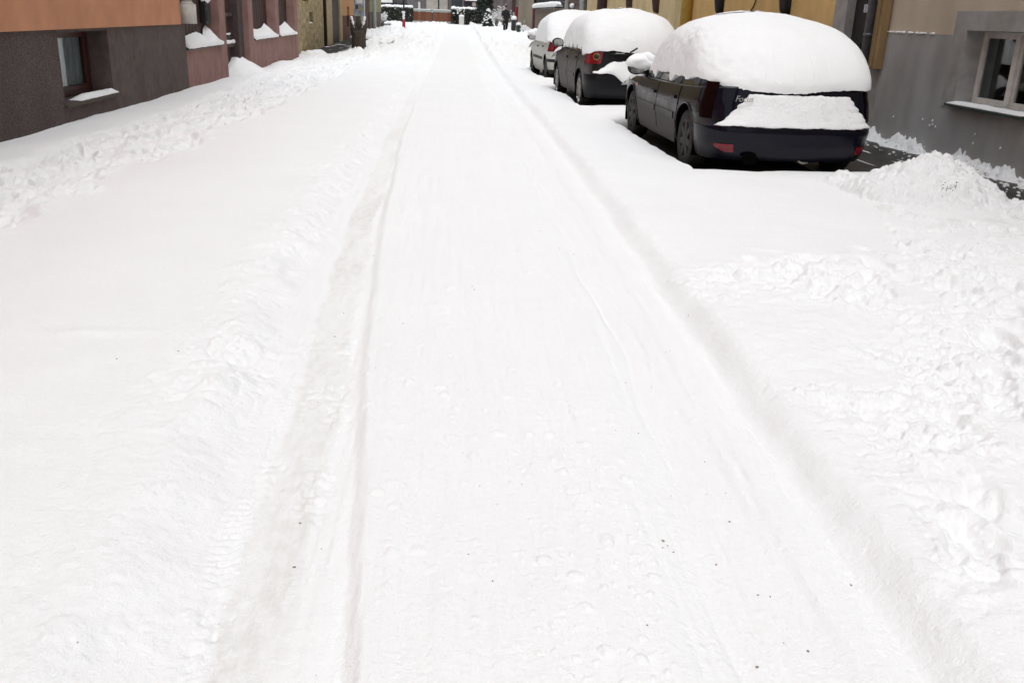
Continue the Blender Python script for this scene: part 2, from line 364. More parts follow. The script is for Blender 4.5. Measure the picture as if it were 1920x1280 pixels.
def field(x, y):
    """snow height, dirt and bare masks at ground points (numpy arrays)"""
    far = ss(20, 40, y)
    edgej = 0.035 * fbm(x * 0 + 3.3, y * 1.1, 5, 3) + 0.010 * perlin(x * 3, y * 5, 6)
    lo = np.interp(y, [0, 2, 6, 18, 30, 60, 90], [-0.68, -0.70, -0.86, -0.82, -0.75, -0.55, -0.45]) + edgej
    li = np.interp(y, [0, 1.7, 2.8, 4, 6, 11, 18, 48], [-0.12, -0.20, -0.29, -0.37, -0.46, -0.59, -0.6, -0.5]) + 0.012 * fbm(x * 0 + 1.1, y * 1.3, 8, 3)
    ri = np.interp(y, [0, 2, 4, 8, 20, 48], [0.64, 0.67, 0.75, 0.72, 0.75, 0.85]) + 0.035 * fbm(x * 0 + 7.7, y * 1.1, 9, 3)
    ro = np.interp(y, [0, 1.7, 3, 7, 11, 19, 60], [1.11, 1.13, 1.15, 1.215, 1.235, 1.2, 1.38]) + 0.015 * fbm(x * 0 + 5.2, y * 0.9, 10, 3)
    z = np.zeros_like(x)
    # packed lane: tracks and the slab between them
    streak = fbm(x * 16, y * 0.8, 20, 3)
    slab = ss(-0.035, 0.022, x - li) * (1 - ss(-0.16, 0.05, x - ri))
    lane = ss(-0.05, 0.05, x - lo) * (1 - ss(-0.04, 0.02, x - ro))
    z += (0.030 - 0.012 * ss(8, 20, y)) * slab + 0.0055 * streak * lane + 0.006 * fbm(x * 1.4, y * 0.9, 22, 3) * lane
    lm = lane * (0.4 + 0.6 * ss(-0.2, 0.5, fbm(x * 1.3, y * 0.8, 23, 3)))
    z += (0.40 * lumps(x, y, 0.05, 24, 0.22, 0.15, 0.5) + 0.55 * lumps(x, y, 0.022, 27, 0.30, 0.15, 0.5)) * lm * (0.25 + 0.75 * slab) * ss(30, 10, y)
    # scrape marks inside the right track
    rt = ss(-0.05, 0.1, x - ri) * lane
    for k, (off, w, dpt) in enumerate(((0.02, 0.018, 0.014), (0.10, 0.012, 0.008), (0.27, 0.02, 0.006), (0.05, 0.03, 0.008))):
        xc = ri + off + 0.03 * perlin(x * 0 + k, y * 0.7, 30 + k)
        z -= dpt * np.exp(-((x - xc) / w) ** 2) * ss(-0.25, 0.25, perlin(x * 0 + k * 3, y * 0.55, 40 + k)) * lane
    z += 0.020 * np.exp(-((x - ro + 0.15) / 0.085) ** 2) * ss(22, 12, y)
    # shallow cross ridge where a car turned
    for (yc, sl, a, x0, x1) in ((4.33, 0.18, 0.007, -0.35, 0.8), (3.74, 0.14, 0.012, -2.6, -1.25)):
        q = (y - yc - sl * (x - x0) / (x1 - x0) - 0.07 * fbm(x * 3, y * 0 + yc, 44, 3))
        z += a * (0.35 + 0.65 * ss(-0.3, 0.3, perlin(x * 3.1, y, 46))) * np.exp(-(q / 0.05) ** 2) * ss(x0 - 0.1, x0 + 0.1, x) * ss(x1 + 0.1, x1 - 0.1, x)
    # tyre tread in the left track
    tc = (lo * 0.42 + li * 0.58) - 0.06 * ss(3.6, 1.8, y)
    u = x - tc
    wob = ss(-0.15, 0.35, fbm(x * 2.2, y * 1.6, 52, 3)) * ss(9, 3.5, y)
    tread = (np.sin((y + 0.35 * np.abs(u)) * 2 * math.pi / 0.052 + 2.5 * perlin(x * 5, y * 5, 50)) > 0.1) * 1.0
    tz = (np.exp(-((np.abs(u + 0.005) - 0.085) / 0.03) ** 2))
    tread2 = (np.sin((y - 0.5 * u) * 2 * math.pi / 0.034 + 3.0 * perlin(x * 4, y * 4, 51) + 5 * perlin(x * 9, y * 2.2, 55)) > 0.0) * np.exp(-((u + 0.115) / 0.035) ** 2) * ss(6.0, 3.0, y) * ss(-0.25, 0.25, fbm(x * 5, y * 2.4, 53, 3))
    groove = np.exp(-((np.abs(u) - 0.03) / 0.008) ** 2)
    intrack = ss(-0.1, 0.1, x - lo) * ss(0.02, -0.05, x - li)
    mtr = ss(0.16, 0.10, np.abs(u)) * ss(16, 8, y)
    z += intrack * mtr * (wob * (0.0042 * tread * tz + 0.0012 * tread * (1 - tz) + 0.003 * groove) - 0.010) + intrack * 0.0065 * tread2
    z += intrack * 0.010 * fbm(x * 18, y * 14, 54, 3) * mtr * wob
    # deep snow beside the lane
    bl = ss(0.06, -0.22, x - lo + 0.06 * fbm(x * 2.5, y * 2.2, 57, 3)); br = ss(-0.04, 0.13, x - ro + 0.02 * fbm(x * 3, y * 2, 58, 3))
    hr = (0.078 + 0.02 * perlin(x * 0, y * 0.6, 59)) - 0.050 * ss(0.2, 0.9, x - ro) * ss(5.0, 6.5, y)
    z += (0.062 - 0.045 * ss(-1.6, -3.6, x)) * bl + hr * br
    und = 0.030 * fbm(x * 0.55, y * 0.42, 60, 4)
    z += und * np.clip(bl * ss(0, -0.8, x - lo) + br * ss(0, 0.8, x - ro), 0, 1)
    rip = 0.0022 * fbm(x * 1.6 + 0.3 * y, y * 7.0, 62, 3) * (bl * ss(0.0, -0.5, x - lo) + br)
    z += rip
    # thrown crumbs along both edges
    cl = np.exp(-((x - lo + 0.16) / 0.22) ** 2) * (0.30 + 0.70 * ss(-0.3, 0.4, fbm(x * 0.8, y * 1.1, 64, 3))) * np.interp(y, [2, 4, 7], [0.8, 0.9, 1.0])
    cr = np.exp(-((x - ro - 0.15) / 0.13) ** 2) * 0.35
    cr *= ss(2, 5, y)
    crumb = lumps(x, y, 0.11, 66, 0.5, 0.15, 0.5) * 0.34 + lumps(x, y, 0.045, 70, 0.7, 0.2, 0.6) * 0.6 + 0.022 * fbm(x * 4.5, y * 3.5, 73, 3) + 0.010 * fbm(x * 11, y * 11, 74, 4)
    z += cl * (crumb + 0.015) + cr * crumb
    # trodden path along the left walls
    pl = np.interp(y, [0, 6, 8, 10.5, 13, 18, 32, 60], [-2.7, -2.85, -2.9, -2.75, -2.6, -2.5, -2.6, -2.6]) + 0.22 * fbm(x * 0.2, y * 0.9, 80, 3)
    pr = np.interp(y, [0, 8, 14, 20, 60], [-4.2, -4.05, -3.85, -4.1, -4.6]) + 0.08 * fbm(x * 0.2, y * 1.3, 82, 3)
    path = ss(0.08, -0.06, x - pl) * ss(-0.06, 0.1, x - pr)
    tr = 0.055 * fbm(x * 2.6, y * 1.7, 84, 4) + 0.35 * lumps(x, y, 0.17, 86, 0.4, 0.2, 0.5) + 0.45 * lumps(x, y, 0.075, 90, 0.6, 0.2, 0.55) + 0.020 * fbm(x * 9, y * 7, 88, 4)
    z += path * (tr - 0.055)
    z += 0.03 * np.exp(-((x - pl) / 0.10) ** 2) * ss(-0.2, 0.3, perlin(x * 2, y * 1.6, 92)) * bl
    # drift against the left walls
    z += -0.010 * ss(-4.0, -4.7, x) * ss(30, 26, y) * (1 + 0.4 * perlin(x * 0, y * 0.8, 94))
    # churned far stretch of the side strips
    fs = far * np.clip(bl + br, 0, 1)
    z += fs * (0.13 * fbm(x * 1.5, y * 0.6, 96, 4) + 0.7 * lumps(x, y, 0.40, 98, 0.6, 0.2, 0.5))
    # shovelled, driven-over clumps on the right
    lim = 1.42 + (y - 1.85) * 0.60 + 0.16 * fbm(x * 1.2, y * 1.2, 102, 3)
    top = np.interp(x, [1.0, 1.6, 2.5, 2.95, 3.4, 4.0, 4.6, 6], [4.95, 5.2, 5.55, 5.8, 7.0, 8.7, 9.0, 9.0]) + 0.12 * fbm(x * 1.5, y * 1.5, 104, 3)
    cm = ss(1.18, 1.5, x - 0.1 * perlin(x, y * 2, 105)) * ss(0.12, -0.08, x - lim) * ss(0.2, -0.55, y - top)
    cm2 = ss(-0.1, 0.2, y - (4.55 + 0.25 * (x - 2.6)) - 0.15 * fbm(x, y, 106, 3)) * ss(0.15, -0.15, y - top) * ss(1.3, 1.6, x)
    cm = np.clip(np.maximum(cm, cm2), 0, 1)
    patch = 0.22 + 0.78 * ss(-0.35, 0.35, fbm(x * 1.1, y * 1.1, 108, 3))
    cz = (0.22 * lumps(x, y, 0.20, 110, 0.35, 0.15, 0.5) + 0.5 * lumps(x, y, 0.075, 114, 0.55, 0.2, 0.6)
          + 0.6 * lumps(x, y, 0.036, 118, 0.7, 0.2, 0.6) + 0.022 * fbm(x * 3.2, y * 3.2, 122, 4) + 0.020 * fbm(x * 13, y * 13, 124, 4) + 0.5 * lumps(x, y, 0.02, 125, 0.7, 0.2, 0.6))
    z += cm * patch * cz * np.interp(y, [1.5, 3, 5], [0.6, 0.85, 1.0]) + cm * (0.02 * fbm(x * 0.9, y * 0.9, 126, 3))
    sparse = br * (1 - cm) * ss(0.2, 0.6, x - ro) * ss(6, 4, y)
    z += sparse * 0.5 * lumps(x, y, 0.16, 128, 0.12, 0.1, 0.35)
    z += 0.015 * np.exp(-((x - lim - 0.02) / 0.09) ** 2) * ss(4.5, 4.0, y) * ss(1.6, 1.9, x) * ss(-0.3, 0.3, perlin(x * 3, y * 3, 130))
    # masks
    dn = ss(-0.45, 0.55, fbm(x * 5.0, y * 0.8, 140, 6, 0.62))
    dirt = intrack * ss(0.105, 0.070, np.abs(u - 0.01 + 0.02 * perlin(x * 0, y * 1.3, 141) + 0.012 * fbm(x * 14, y * 9, 143, 3))) * (0.55 + 0.45 * ss(-0.3, 0.3, fbm(x * 26, y * 12, 145, 3))) * (0.30 + 0.45 * dn) * (0.90 + 0.10 * np.sin((y - 0.5 * u) * 2 * math.pi / 0.034 + 3.0 * perlin(x * 4, y * 4, 51) + 5 * perlin(x * 9, y * 2.2, 55)) * ss(-0.2, 0.3, perlin(x * 6, y * 1.5, 56))) * (0.45 + 0.55 * ss(16, 6, y)) * ss(26, 14, y)
    dirt *= 0.72
    dirt += 0.10 * slab * lane * ss(6, 22, y) * (1 - ss(55, 75, y))
    dirt += 0.35 * cm * ss(0.30, 0.6, perlin(x * 4, y * 4, 142)) * ss(5.8, 7.0, y)
    bare = np.zeros_like(x)
    z = z + rise(y)
    # bare ground under the cars; snow banked to their wheels
    for car in CARS:
        d = in_car(x, y, car)
        m = ss(0.09, -0.06, d + 0.03 * perlin(x * 4, y * 4, 150))
        z = z * (1 - m) + (-0.10 + rise(y)) * m
        bare = np.maximum(bare, m)
    # the swept pavement on the right
    ex = PAVE[0] + 0.10 * fbm(x * 0.5, y * 1.6, 152, 3) + np.interp(y, [8, 9.0, 9.6], [0.08, -0.30, -0.72])
    pm = ss(0, 0.10, x - ex) * ss(PAVE[2], PAVE[2] + 0.4, y) * ss(PAVE[3], PAVE[3] - 1, y)
    z = z * (1 - pm) + (-0.16 + rise(y)) * pm
    # swept patches in front of the far left houses
    for (x0, x1, y0, y1) in ((-5.4, -3.75, 31.5, 47), (-3.2, -2.35, 39.5, 43.5), (-6.0, -4.55, 62, 79)):
        j = 0.18 * fbm(x * 1.5, y * 0.8, 154, 3)
        m = ss(0, 0.25, x - x0 + j) * ss(0, 0.25, x1 - x + j) * ss(0, 1, y - y0 + 2 * j) * ss(0, 1, y1 - y + 2 * j)
        z = z * (1 - m) + (rise(y) - 0.03) * m; bare = np.maximum(bare, m * ss(-0.75, -0.35, fbm(x * 2, y * 0.9, 156, 3)))
    return z, np.clip(dirt, 0, 1), np.clip(bare, 0, 1)

def ground_height(x, y):
    z, _, _ = field(np.array([float(x)]), np.array([float(y)])); return float(z[0])

def footprints(x, y, z, rng):
    """boot holes trodden into the left path, the churned strips and a few strays"""
    pr = []
    for i in range(260):
        yy = rng.uniform(5.0, 30) if i < 200 else rng.uniform(30, 70)
        xx = rng.uniform(-3.9, -2.75) if rng.random() < 0.8 else rng.gauss(-3.3, 0.2)
        pr.append((xx, yy, rng.gauss(0, 0.25), rng.uniform(0.05, 0.11)))
    for i in range(40): pr.append((rng.uniform(1.8, 3.2), rng.uniform(4.4, 5.7), rng.uniform(-1.5, 1.5), rng.uniform(0.008, 0.025)))
    for i in range(26):
        t = rng.uniform(2.0, 4.3); pr.append((1.42 + (t - 1.85) * 0.6 + rng.gauss(-0.12, 0.12), t, rng.uniform(-0.6, 0.6), rng.uniform(0.008, 0.022)))
    for i in range(10): pr.append((1.5 + rng.uniform(0, 2.2), rng.uniform(7, 8), 1.2, 0.0))
    rows = y[:, 0]
    for (fx, fy, a, dp) in pr:
        i0, i1 = np.searchsorted(rows, fy - 0.35), np.searchsorted(rows, fy + 0.35)
        if i1 <= i0: continue
        X = x[i0:i1] - fx; Y = y[i0:i1] - fy
        c, s = math.cos(a), math.sin(a); U = X * c + Y * s; V = -X * s + Y * c
        d = np.sqrt((U / 0.075) ** 2 + (V / 0.16) ** 2)
        z[i0:i1] += -dp * ss(1.05, 0.75, d) + 0.25 * dp * np.exp(-((d - 1.25) / 0.22) ** 2)

def build_ground():
    NR, NC = 1350, 940
    yr = 1.15 * np.exp(np.linspace(0, math.log(92 / 1.15), NR))
    yr = np.concatenate([[-60, -25, -12, -6, -3, -1, 0.2, 0.8], yr, [97, 105, 120, 150, 220, 400]])
    s = np.linspace(-1, 1, NC)
    Wd = np.clip(0.60 * np.maximum(yr, 1.15) + 0.75, 0, 7.6)
    X = s[None, :] * Wd[:, None] + np.clip(0.055 * yr, 0, 0.1)[:, None]
    ext = np.concatenate([np.arange(1, 61) * 0.075, [5, 6, 8, 12, 20, 40, 90, 300]])
    Lf = X[:, :1] - ext[::-1][None, :]; Rt = X[:, -1:] + ext[None, :]
    X = np.concatenate([Lf, X, Rt], axis=1); Y = np.repeat(yr[:, None], X.shape[1], axis=1)
    z, dirt, bare = field(X.ravel(), Y.ravel())
    Z = z.reshape(X.shape)
    footprints(X, Y, Z, random.Random(11))
    nr, nc = X.shape
    co = np.stack([X, Y, Z], -1).reshape(-1, 3).astype(np.float32)
    idx = np.arange(nr * nc).reshape(nr, nc)
    q = np.stack([idx[:-1, :-1], idx[:-1, 1:], idx[1:, 1:], idx[1:, :-1]], -1).reshape(-1, 4).astype(np.int32)
    me = bpy.data.meshes.new('ground')
    me.vertices.add(len(co)); me.vertices.foreach_set('co', co.ravel())
    me.loops.add(q.size); me.loops.foreach_set('vertex_index', q.ravel())
    me.polygons.add(len(q)); me.polygons.foreach_set('loop_start', np.arange(0, q.size, 4, dtype=np.int32))
    me.polygons.foreach_set('use_smooth', np.ones(len(q), dtype=bool))
    me.update(calc_edges=True)
    for n, a in (('dirt', dirt), ('bare', bare)):
        at = me.attributes.new(n, 'FLOAT', 'POINT'); at.data.foreach_set('value', a.astype(np.float32))
    me.materials.append(M['ground'])
    o = link(bpy.data.objects.new('ground', me))
    tag(o, 'snow covered street with wheel tracks and trodden side strips', 'street', kind='structure')
# ------------------------------------------------------------------ cars
def I(xs, ys): return lambda v: np.interp(v, xs, ys)
def SM(xs, ys):
    """smooth monotone curve through the points"""
    xs, ys = np.array(xs, float), np.array(ys, float); h = np.diff(xs); dl = np.diff(ys) / h
    m = np.zeros(len(xs)); m[0], m[-1] = dl[0], dl[-1]
    for i in range(1, len(xs) - 1):
        m[i] = 0 if dl[i - 1] * dl[i] <= 0 else 2 * dl[i - 1] * dl[i] / (dl[i - 1] + dl[i])
    def f(v):
        v = np.clip(v, xs[0], xs[-1]); k = np.clip(np.searchsorted(xs, v, side='right') - 1, 0, len(h) - 1)
        t = (v - xs[k]) / h[k]; a, b = ys[k], ys[k + 1]
        return a * (1 + 2 * t) * (1 - t) ** 2 + h[k] * m[k] * t * (1 - t) ** 2 + b * t * t * (3 - 2 * t) + h[k] * m[k + 1] * t * t * (t - 1)
    return f

class Loft:
    """closed shell round a car: eight runs of columns (left, front-left, front, front-right, right, rear-right, rear, rear-left)"""
    def __init__(s, hw, yr, yf, ya, yb, rcr, rcf, br=0.04, bf=0.06, NS=100, NC=10, NF=16):
        s.hw, s.yr, s.yf, s.ya, s.yb, s.rcr, s.rcf, s.br, s.bf = hw, yr, yf, ya, yb, rcr, rcf, br, bf
        s.n = [NS, NC, NF, NC, NS, NC, NF, NC]
        us = []
        for k in range(8): us += list(k + np.arange(s.n[k]) / s.n[k])
        s.us = np.array(us)
    def at(s, u, z):
        u = np.asarray(u, float) % 8; z = np.asarray(z, float) + 0 * u; u = u + 0 * z
        k = np.floor(u).astype(int); f = u - k
        ya, yb, yr, yf = s.ya(z), s.yb(z), s.yr(z), s.yf(z)
        hs = lambda y: s.hw(y, z)
        rr = np.minimum(s.rcr(z), 0.85 * hs(ya)); rf = np.minimum(s.rcf(z), 0.85 * hs(yb))
        x = np.zeros_like(u); y = np.zeros_like(u)
        def put(m, X, Y): x[m] = X[m]; y[m] = Y[m]
        ys = ya + (yb - ya) * f; put(k == 0, -hs(ys), ys)
        a = f * math.pi / 2; put(k == 1, -(hs(yb) - rf * (1 - np.cos(a))), yb + (yf - yb) * np.sin(a))
        q = 2 * f - 1; put(k == 2, q * (hs(yb) - rf), yf + s.bf * (1 - q * q))
        a = (1 - f) * math.pi / 2; put(k == 3, hs(yb) - rf * (1 - np.cos(a)), yb + (yf - yb) * np.sin(a))
        ys = yb + (ya - yb) * f; put(k == 4, hs(ys), ys)
        a = f * math.pi / 2; e5 = getattr(s, 'e5', 1.0); put(k == 5, hs(ya) - rr * (1 - np.abs(np.cos(a)) ** e5), ya + (yr - ya) * np.abs(np.sin(a)) ** e5)
        q = 1 - 2 * f; put(k == 6, q * (hs(ya) - rr), yr - s.br * (1 - q * q))
        a = (1 - f) * math.pi / 2; put(k == 7, -(hs(ya) - rr * (1 - np.cos(a))), ya + (yr - ya) * np.sin(a))
        return np.stack([x, y, z], -1)
    def normal(s, u, z):
        e = 1e-3
        du = s.at(np.asarray(u) + e, z) - s.at(np.asarray(u) - e, z)
        dz = s.at(u, np.asarray(z) + 0.01) - s.at(u, np.asarray(z) - 0.01)
        n = np.cross(dz, du); l = np.linalg.norm(n, axis=-1, keepdims=True)
        return n / np.maximum(l, 1e-9)
    def grid(s, zlev):
        """zlev: (nl, ncols) heights"""
        return np.stack([s.at(s.us, z) for z in zlev], 0)
    def uy(s, y, z=0.6, side=0):
        """u on the left (0) or right (4) side for a given y"""
        ya, yb = float(s.ya(np.array(z))), float(s.yb(np.array(z)))
        return (y - ya) / (yb - ya) if side == 0 else 4 + (yb - y) / (yb - ya)

def grid_faces(nl, nc, base=0, close=True):
    f = []
    for i in range(nl - 1):
        for j in range(nc if close else nc - 1):
            j2 = (j + 1) % nc
            f.append((base + i * nc + j, base + i * nc + j2, base + (i + 1) * nc + j2, base + (i + 1) * nc + j))
    return f

def cap_rings(G, crown, ks=(0.93, 0.8, 0.55, 0.28, 0.0)):
    top = G[-1]; out = []
    for k in ks:
        r = top.copy(); r[:, 0] *= k; r[:, 2] += crown * (1 - k * k); out.append(r)
    return np.concatenate([G, np.stack(out)], 0)

def merged(name, v, f, m, parent, smooth=True):
    o = mesh(name, v, f, m, parent, smooth)
    bm = bmesh.new(); bm.from_mesh(o.data); bmesh.ops.remove_doubles(bm, verts=bm.verts, dist=0.0008)
    bmesh.ops.recalc_face_normals(bm, faces=bm.faces); bm.to_mesh(o.data); bm.free()
    if smooth: o.data.polygons.foreach_set('use_smooth', [True] * len(o.data.polygons))
    return o

def patch(L, name, u0, u1, z0, z1, m, parent, off=0.004, nu=24, nz=8, depth=0.012, smooth=True, shape=None):
    """panel lying on a loft; z0 / z1 may be functions of the fraction along u; edges turn back into the body"""
    fu = np.linspace(0, 1, nu); u = u0 + (u1 - u0) * fu
    lo = np.array([z0(t) if callable(z0) else z0 for t in fu]); hi = np.array([z1(t) if callable(z1) else z1 for t in fu])
    rows = []
    for j in range(nz):
        z = lo + (hi - lo) * j / (nz - 1)
        uu = u if shape is None else u0 + (u1 - u0) * (fu + shape(j / (nz - 1), fu))
        rows.append(L.at(uu, z) + L.normal(uu, z) * off)
    G = np.array(rows); N_ = np.array([L.normal(u, lo + (hi - lo) * j / (nz - 1)) for j in range(nz)])
    v = G.reshape(-1, 3); f = grid_faces(nz, nu, 0, False)
    rim = [(0, j) for j in range(nu)] + [(i, nu - 1) for i in range(1, nz)] + [(nz - 1, j) for j in range(nu - 2, -1, -1)] + [(i, 0) for i in range(nz - 2, 0, -1)]
    rv = [G[i, j] - N_[i, j] * depth for i, j in rim]; n0 = len(v); v = np.concatenate([v, np.array(rv)])
    for k in range(len(rim)):
        a = rim[k]; b = rim[(k + 1) % len(rim)]; k2 = (k + 1) % len(rim)
        f.append((a[0] * nu + a[1], n0 + k, n0 + k2, b[0] * nu + b[1]))
    o = mesh(name, v, f, m, parent, smooth)
    if smooth:
        bm = bmesh.new(); bm.from_mesh(o.data)
        for e in bm.edges:
            if len(e.link_faces) == 2 and e.calc_face_angle(0) > 0.7: e.smooth = False
        bm.to_mesh(o.data); bm.free()
    return o

def make_wheel(car, x, y, r, side, rim_m, style):
    """side -1: outer face towards -x"""
    w = 0.19; s = side
    t = MB(); prof = [(r * .66, -w / 2), (r * .80, -w / 2 - .004), (r * .93, -w / 2 + .004), (r * .985, -w * .36), (r, -w * .2), (r, w * .2), (r * .985, w * .36), (r * .93, w / 2), (r * .66, w / 2)]
    t.lathe(prof, (0, 0, 0), 'x', 40)
    o = t.build('wheel', M['tyre'], car, True); o.location = (x, y, r)
    b = MB(); h = s * w / 2
    b.lathe([(r * .69, h - s * .012), (r * .66, h + s * .002), (r * .62, h - s * .004), (r * .58, h - s * .03), (r * .2, h - s * .035), (0.0, h - s * .035)], (0, 0, 0), 'x', 40)
    k = 7 if style == 'cover' else 6
    for i in range(k):
        a = 2 * math.pi * i / k
        wdt = 0.035 if style == 'cover' else 0.028
        rot = Matrix.Rotation(a, 3, 'X')
        b.box(min(h - s * .034, h - s * .004), max(h - s * .034, h - s * .004), -wdt, wdt, r * .14, r * .62, 0.006, rot)
    b.lathe([(r * .2, h - s * .03), (r * .19, h - s * .002), (r * .12, h + s * .004), (0, h + s * .005)], (0, 0, 0), 'x', 24)
    ro = b.build('rim', rim_m, o, False)
    if s == -1 and style == 'alloy':
        pk = MB(); rng = random.Random(int(y * 100))
        pk.blob((h + s * .005, -r * .2, -r * .62), (0.012, r * .28, r * .10), 2, 0.5, 3)
        pk.blob((h + s * .005, r * .35, -r * .5), (0.010, r * .12, r * .07), 2, 0.5, 5)
        pk.build('packed_snow', M['snow'], o, True)
    return o

def make_car(cfg, loc, yaw, label, index):
    car = empty('parked_car', loc, yaw, label, 'car', 'cars parked along the right side of the street')
    Ln, hw0, zb = cfg['L'], cfg['hw'], 0.20
    hwz = I([.18, .22, .32, .5, .62, .75, .9, 1.05], np.array([.90, .93, .965, .995, 1.0, .985, .945, .91]) * hw0)
    hw = lambda y, z: hwz(z) * (1 - .035 * np.abs((y - Ln * .48) / (Ln * .5)) ** 3.5)
    ya, yb = cfg['ya'], Ln - 0.62
    body = Loft(hw, cfg['yr'], cfg['yf'], lambda z: ya + 0 * z, lambda z: yb + 0 * z, lambda z: cfg['rcr'] + 0 * z, lambda z: .5 + 0 * z, br=cfg.get('br', .05))
    yc = body.at(body.us, np.full(len(body.us), .6))[:, 1]
    ztop = np.interp(yc, cfg['ztop'][0], cfg['ztop'][1])
    NL = 44; tl = np.linspace(0, 1, NL)
    zl = zb + (ztop[None, :] - zb) * tl[:, None]
    G = body.grid(zl)
    full = cap_rings(G, 0.035)
    nl, nc = full.shape[:2]
    V = full.reshape(-1, 3).copy(); F = grid_faces(nl, nc)
    # wheel arches
    r = cfg['r']; ra = r + 0.055; cols = len(body.us)
    kind = np.floor(body.us).astype(int)
    sidecol = np.isin(kind, [0, 4])
    inside = np.zeros(len(V), bool); cen = np.zeros((len(V), 2))
    for yw in (cfg['wy'][0], cfg['wy'][1]):
        d = np.hypot(V[:, 1] - yw, V[:, 2] - r - .01)
        m = (d < ra) & np.tile(sidecol, nl); inside |= m; cen[m] = (yw, r + .01)
    keep = []
    for q in F:
        if not all(inside[i] for i in q): keep.append(q)
    used = {i for q in keep for i in q}
    for i in used:
        if inside[i]:
            dy, dz = V[i, 1] - cen[i, 0], V[i, 2] - cen[i, 1]; d = max(math.hypot(dy, dz), 1e-6)
            V[i, 1] = cen[i, 0] + dy / d * ra; V[i, 2] = cen[i, 1] + dz / d * ra
    o = merged('body', V, keep, cfg['paint'], car)
    bm = bmesh.new(); bm.from_mesh(o.data); bmesh.ops.delete(bm, geom=[v for v in bm.verts if not v.link_faces], context='VERTS'); bm.to_mesh(o.data); bm.free()
    # underbody and arch liners
    ub = MB(); ub.box(-hw0 * .84, hw0 * .84, .30, Ln - .3, .17, .34)
    for yw in cfg['wy']:
        for sd in (-1, 1):
            n = 16; vs = []
            for i in range(n + 1):
                a = math.pi * (-.12 + 1.24 * i / n)
                for xx, rr in ((hw0 * .985, ra + .002), (hw0 * .62, ra + .002), (hw0 * .62, 0.0)):
                    vs.append((sd * min(xx, float(hw(yw, .6)) - .012), yw + math.cos(a) * rr, r + .01 + math.sin(a) * rr))
            f = []
            for i in range(n):
                for k in range(2): f.append((i * 3 + k, i * 3 + k + 1, (i + 1) * 3 + k + 1, (i + 1) * 3 + k))
            ub.add(vs, f)
    ub.build('underbody', M['void'], car)
    # arch lips
    for sd, k0 in ((-1, 0), (1, 4)):
        for yw in cfg['wy']:
            pts = []
            for i in range(25):
                a = math.pi * (-.10 + 1.20 * i / 24)
                yy, zz = yw + math.cos(a) * (ra + .006), r + .01 + math.sin(a) * (ra + .006)
                if zz < zb: continue
                xx = float(hw(np.array(yy), np.array(zz)))
                pts.append((sd * (xx + .002), yy, zz))
            MB().tube(pts, 0.013, 8).build('arch_lip', cfg['lip'], car, True)
    # cabin with its windows
    cab = Loft(lambda y, z: cfg['c_hw'](z) * (1 - .05 * np.abs((y - 1.9) / 1.9) ** 3), cfg['c_yr'], cfg['c_yf'],
               lambda z: cfg['c_yr'](z) + .22, lambda z: cfg['c_yf'](z) - .35, lambda z: .22 + 0 * z, lambda z: .35 + 0 * z, br=.06, bf=.12, NS=40)
    z0, z1 = cfg['c_z']
    zl = z0 + (z1 - z0) * np.linspace(0, 1, 14)[:, None] + 0 * cab.us[None, :]
    Gc = cap_rings(cab.grid(zl), .05)
    merged('cabin', Gc.reshape(-1, 3), grid_faces(*Gc.shape[:2]), cfg['cabpaint'], car)
    for side in (0, 4):
        for (a, b) in cfg['windows']:
            ua, ub_ = cab.uy(a, 1.0, side), cab.uy(b, 1.0, side)
            u0_, u1_ = min(ua, ub_), max(ua, ub_)
            patch(cab, 'window', u0_, u1_, z0 + .035, z1 - .08, M['carglass'], car, .005, 14, 8)
    patch(cab, 'rear_window', 6.04, 6.96, z0 + .12, z1 - .06, M['carglass'], car, .005, 14, 8)
    patch(cab, 'windscreen', 2.02, 2.98, z0 + .06, z1 - .05, M['carglass'], car, .005, 14, 8)
    # doors
    for side in (0, 4):
        for (a, b) in cfg['doors']:
            def zlow(t, a=a, b=b, side=side):
                yy = a + (b - a) * (t if side == 0 else 1 - t)
                lo_ = .30
                for yw in cfg['wy']:
                    d = abs(yy - yw)
                    if d < ra + .05: lo_ = max(lo_, r + math.sqrt(max((ra + .05) ** 2 - d * d, 0)))
                return lo_
            def zhigh(t, a=a, b=b, side=side):
                yy = a + (b - a) * (t if side == 0 else 1 - t)
                return float(np.interp(yy, cfg['ztop'][0], cfg['ztop'][1])) - .02
            ua, ub_ = body.uy(a, .6, side), body.uy(b, .6, side)
            u0_, u1_ = min(ua, ub_), max(ua, ub_)
            patch(body, 'door', u0_, u1_, zlow, zhigh, cfg['paint'], car, .007, 40, 16, .02)
            d = [c for c in car.children if c.name.startswith('door')][-1]
            mz = cfg['mould']
            eps = .012 * (1 if side == 0 else 1)
            va, vb = (a + .04, b - .02)
            if mz:
                ua2, ub2 = body.uy(va, .6, side), body.uy(vb, .6, side)
                ylo = [va, vb]
                if not any(abs(yy - yw) < ra + .06 and mz[0] < r + ra for yy in ylo for yw in cfg['wy']):
                    patch(body, 'moulding', min(ua2, ub2), max(ua2, ub2), mz[0], mz[1], cfg['mouldmat'], d, .017, 20, 4, .02)
                else:
                    va2 = max(va, cfg['wy'][0] + ra + .07); ua2 = body.uy(va2, .6, side)
                    patch(body, 'moulding', min(ua2, ub2), max(ua2, ub2), mz[0], mz[1], cfg['mouldmat'], d, .017, 20, 4, .02)
            hy = a + .10; ua3, ub3 = body.uy(hy, .7, side), body.uy(hy + .17, .7, side)
            hz = zhigh(.5) - .13
            patch(body, 'handle', min(ua3, ub3), max(ua3, ub3), hz, hz + .035, cfg['mouldmat'], d, .028, 10, 4, .03)
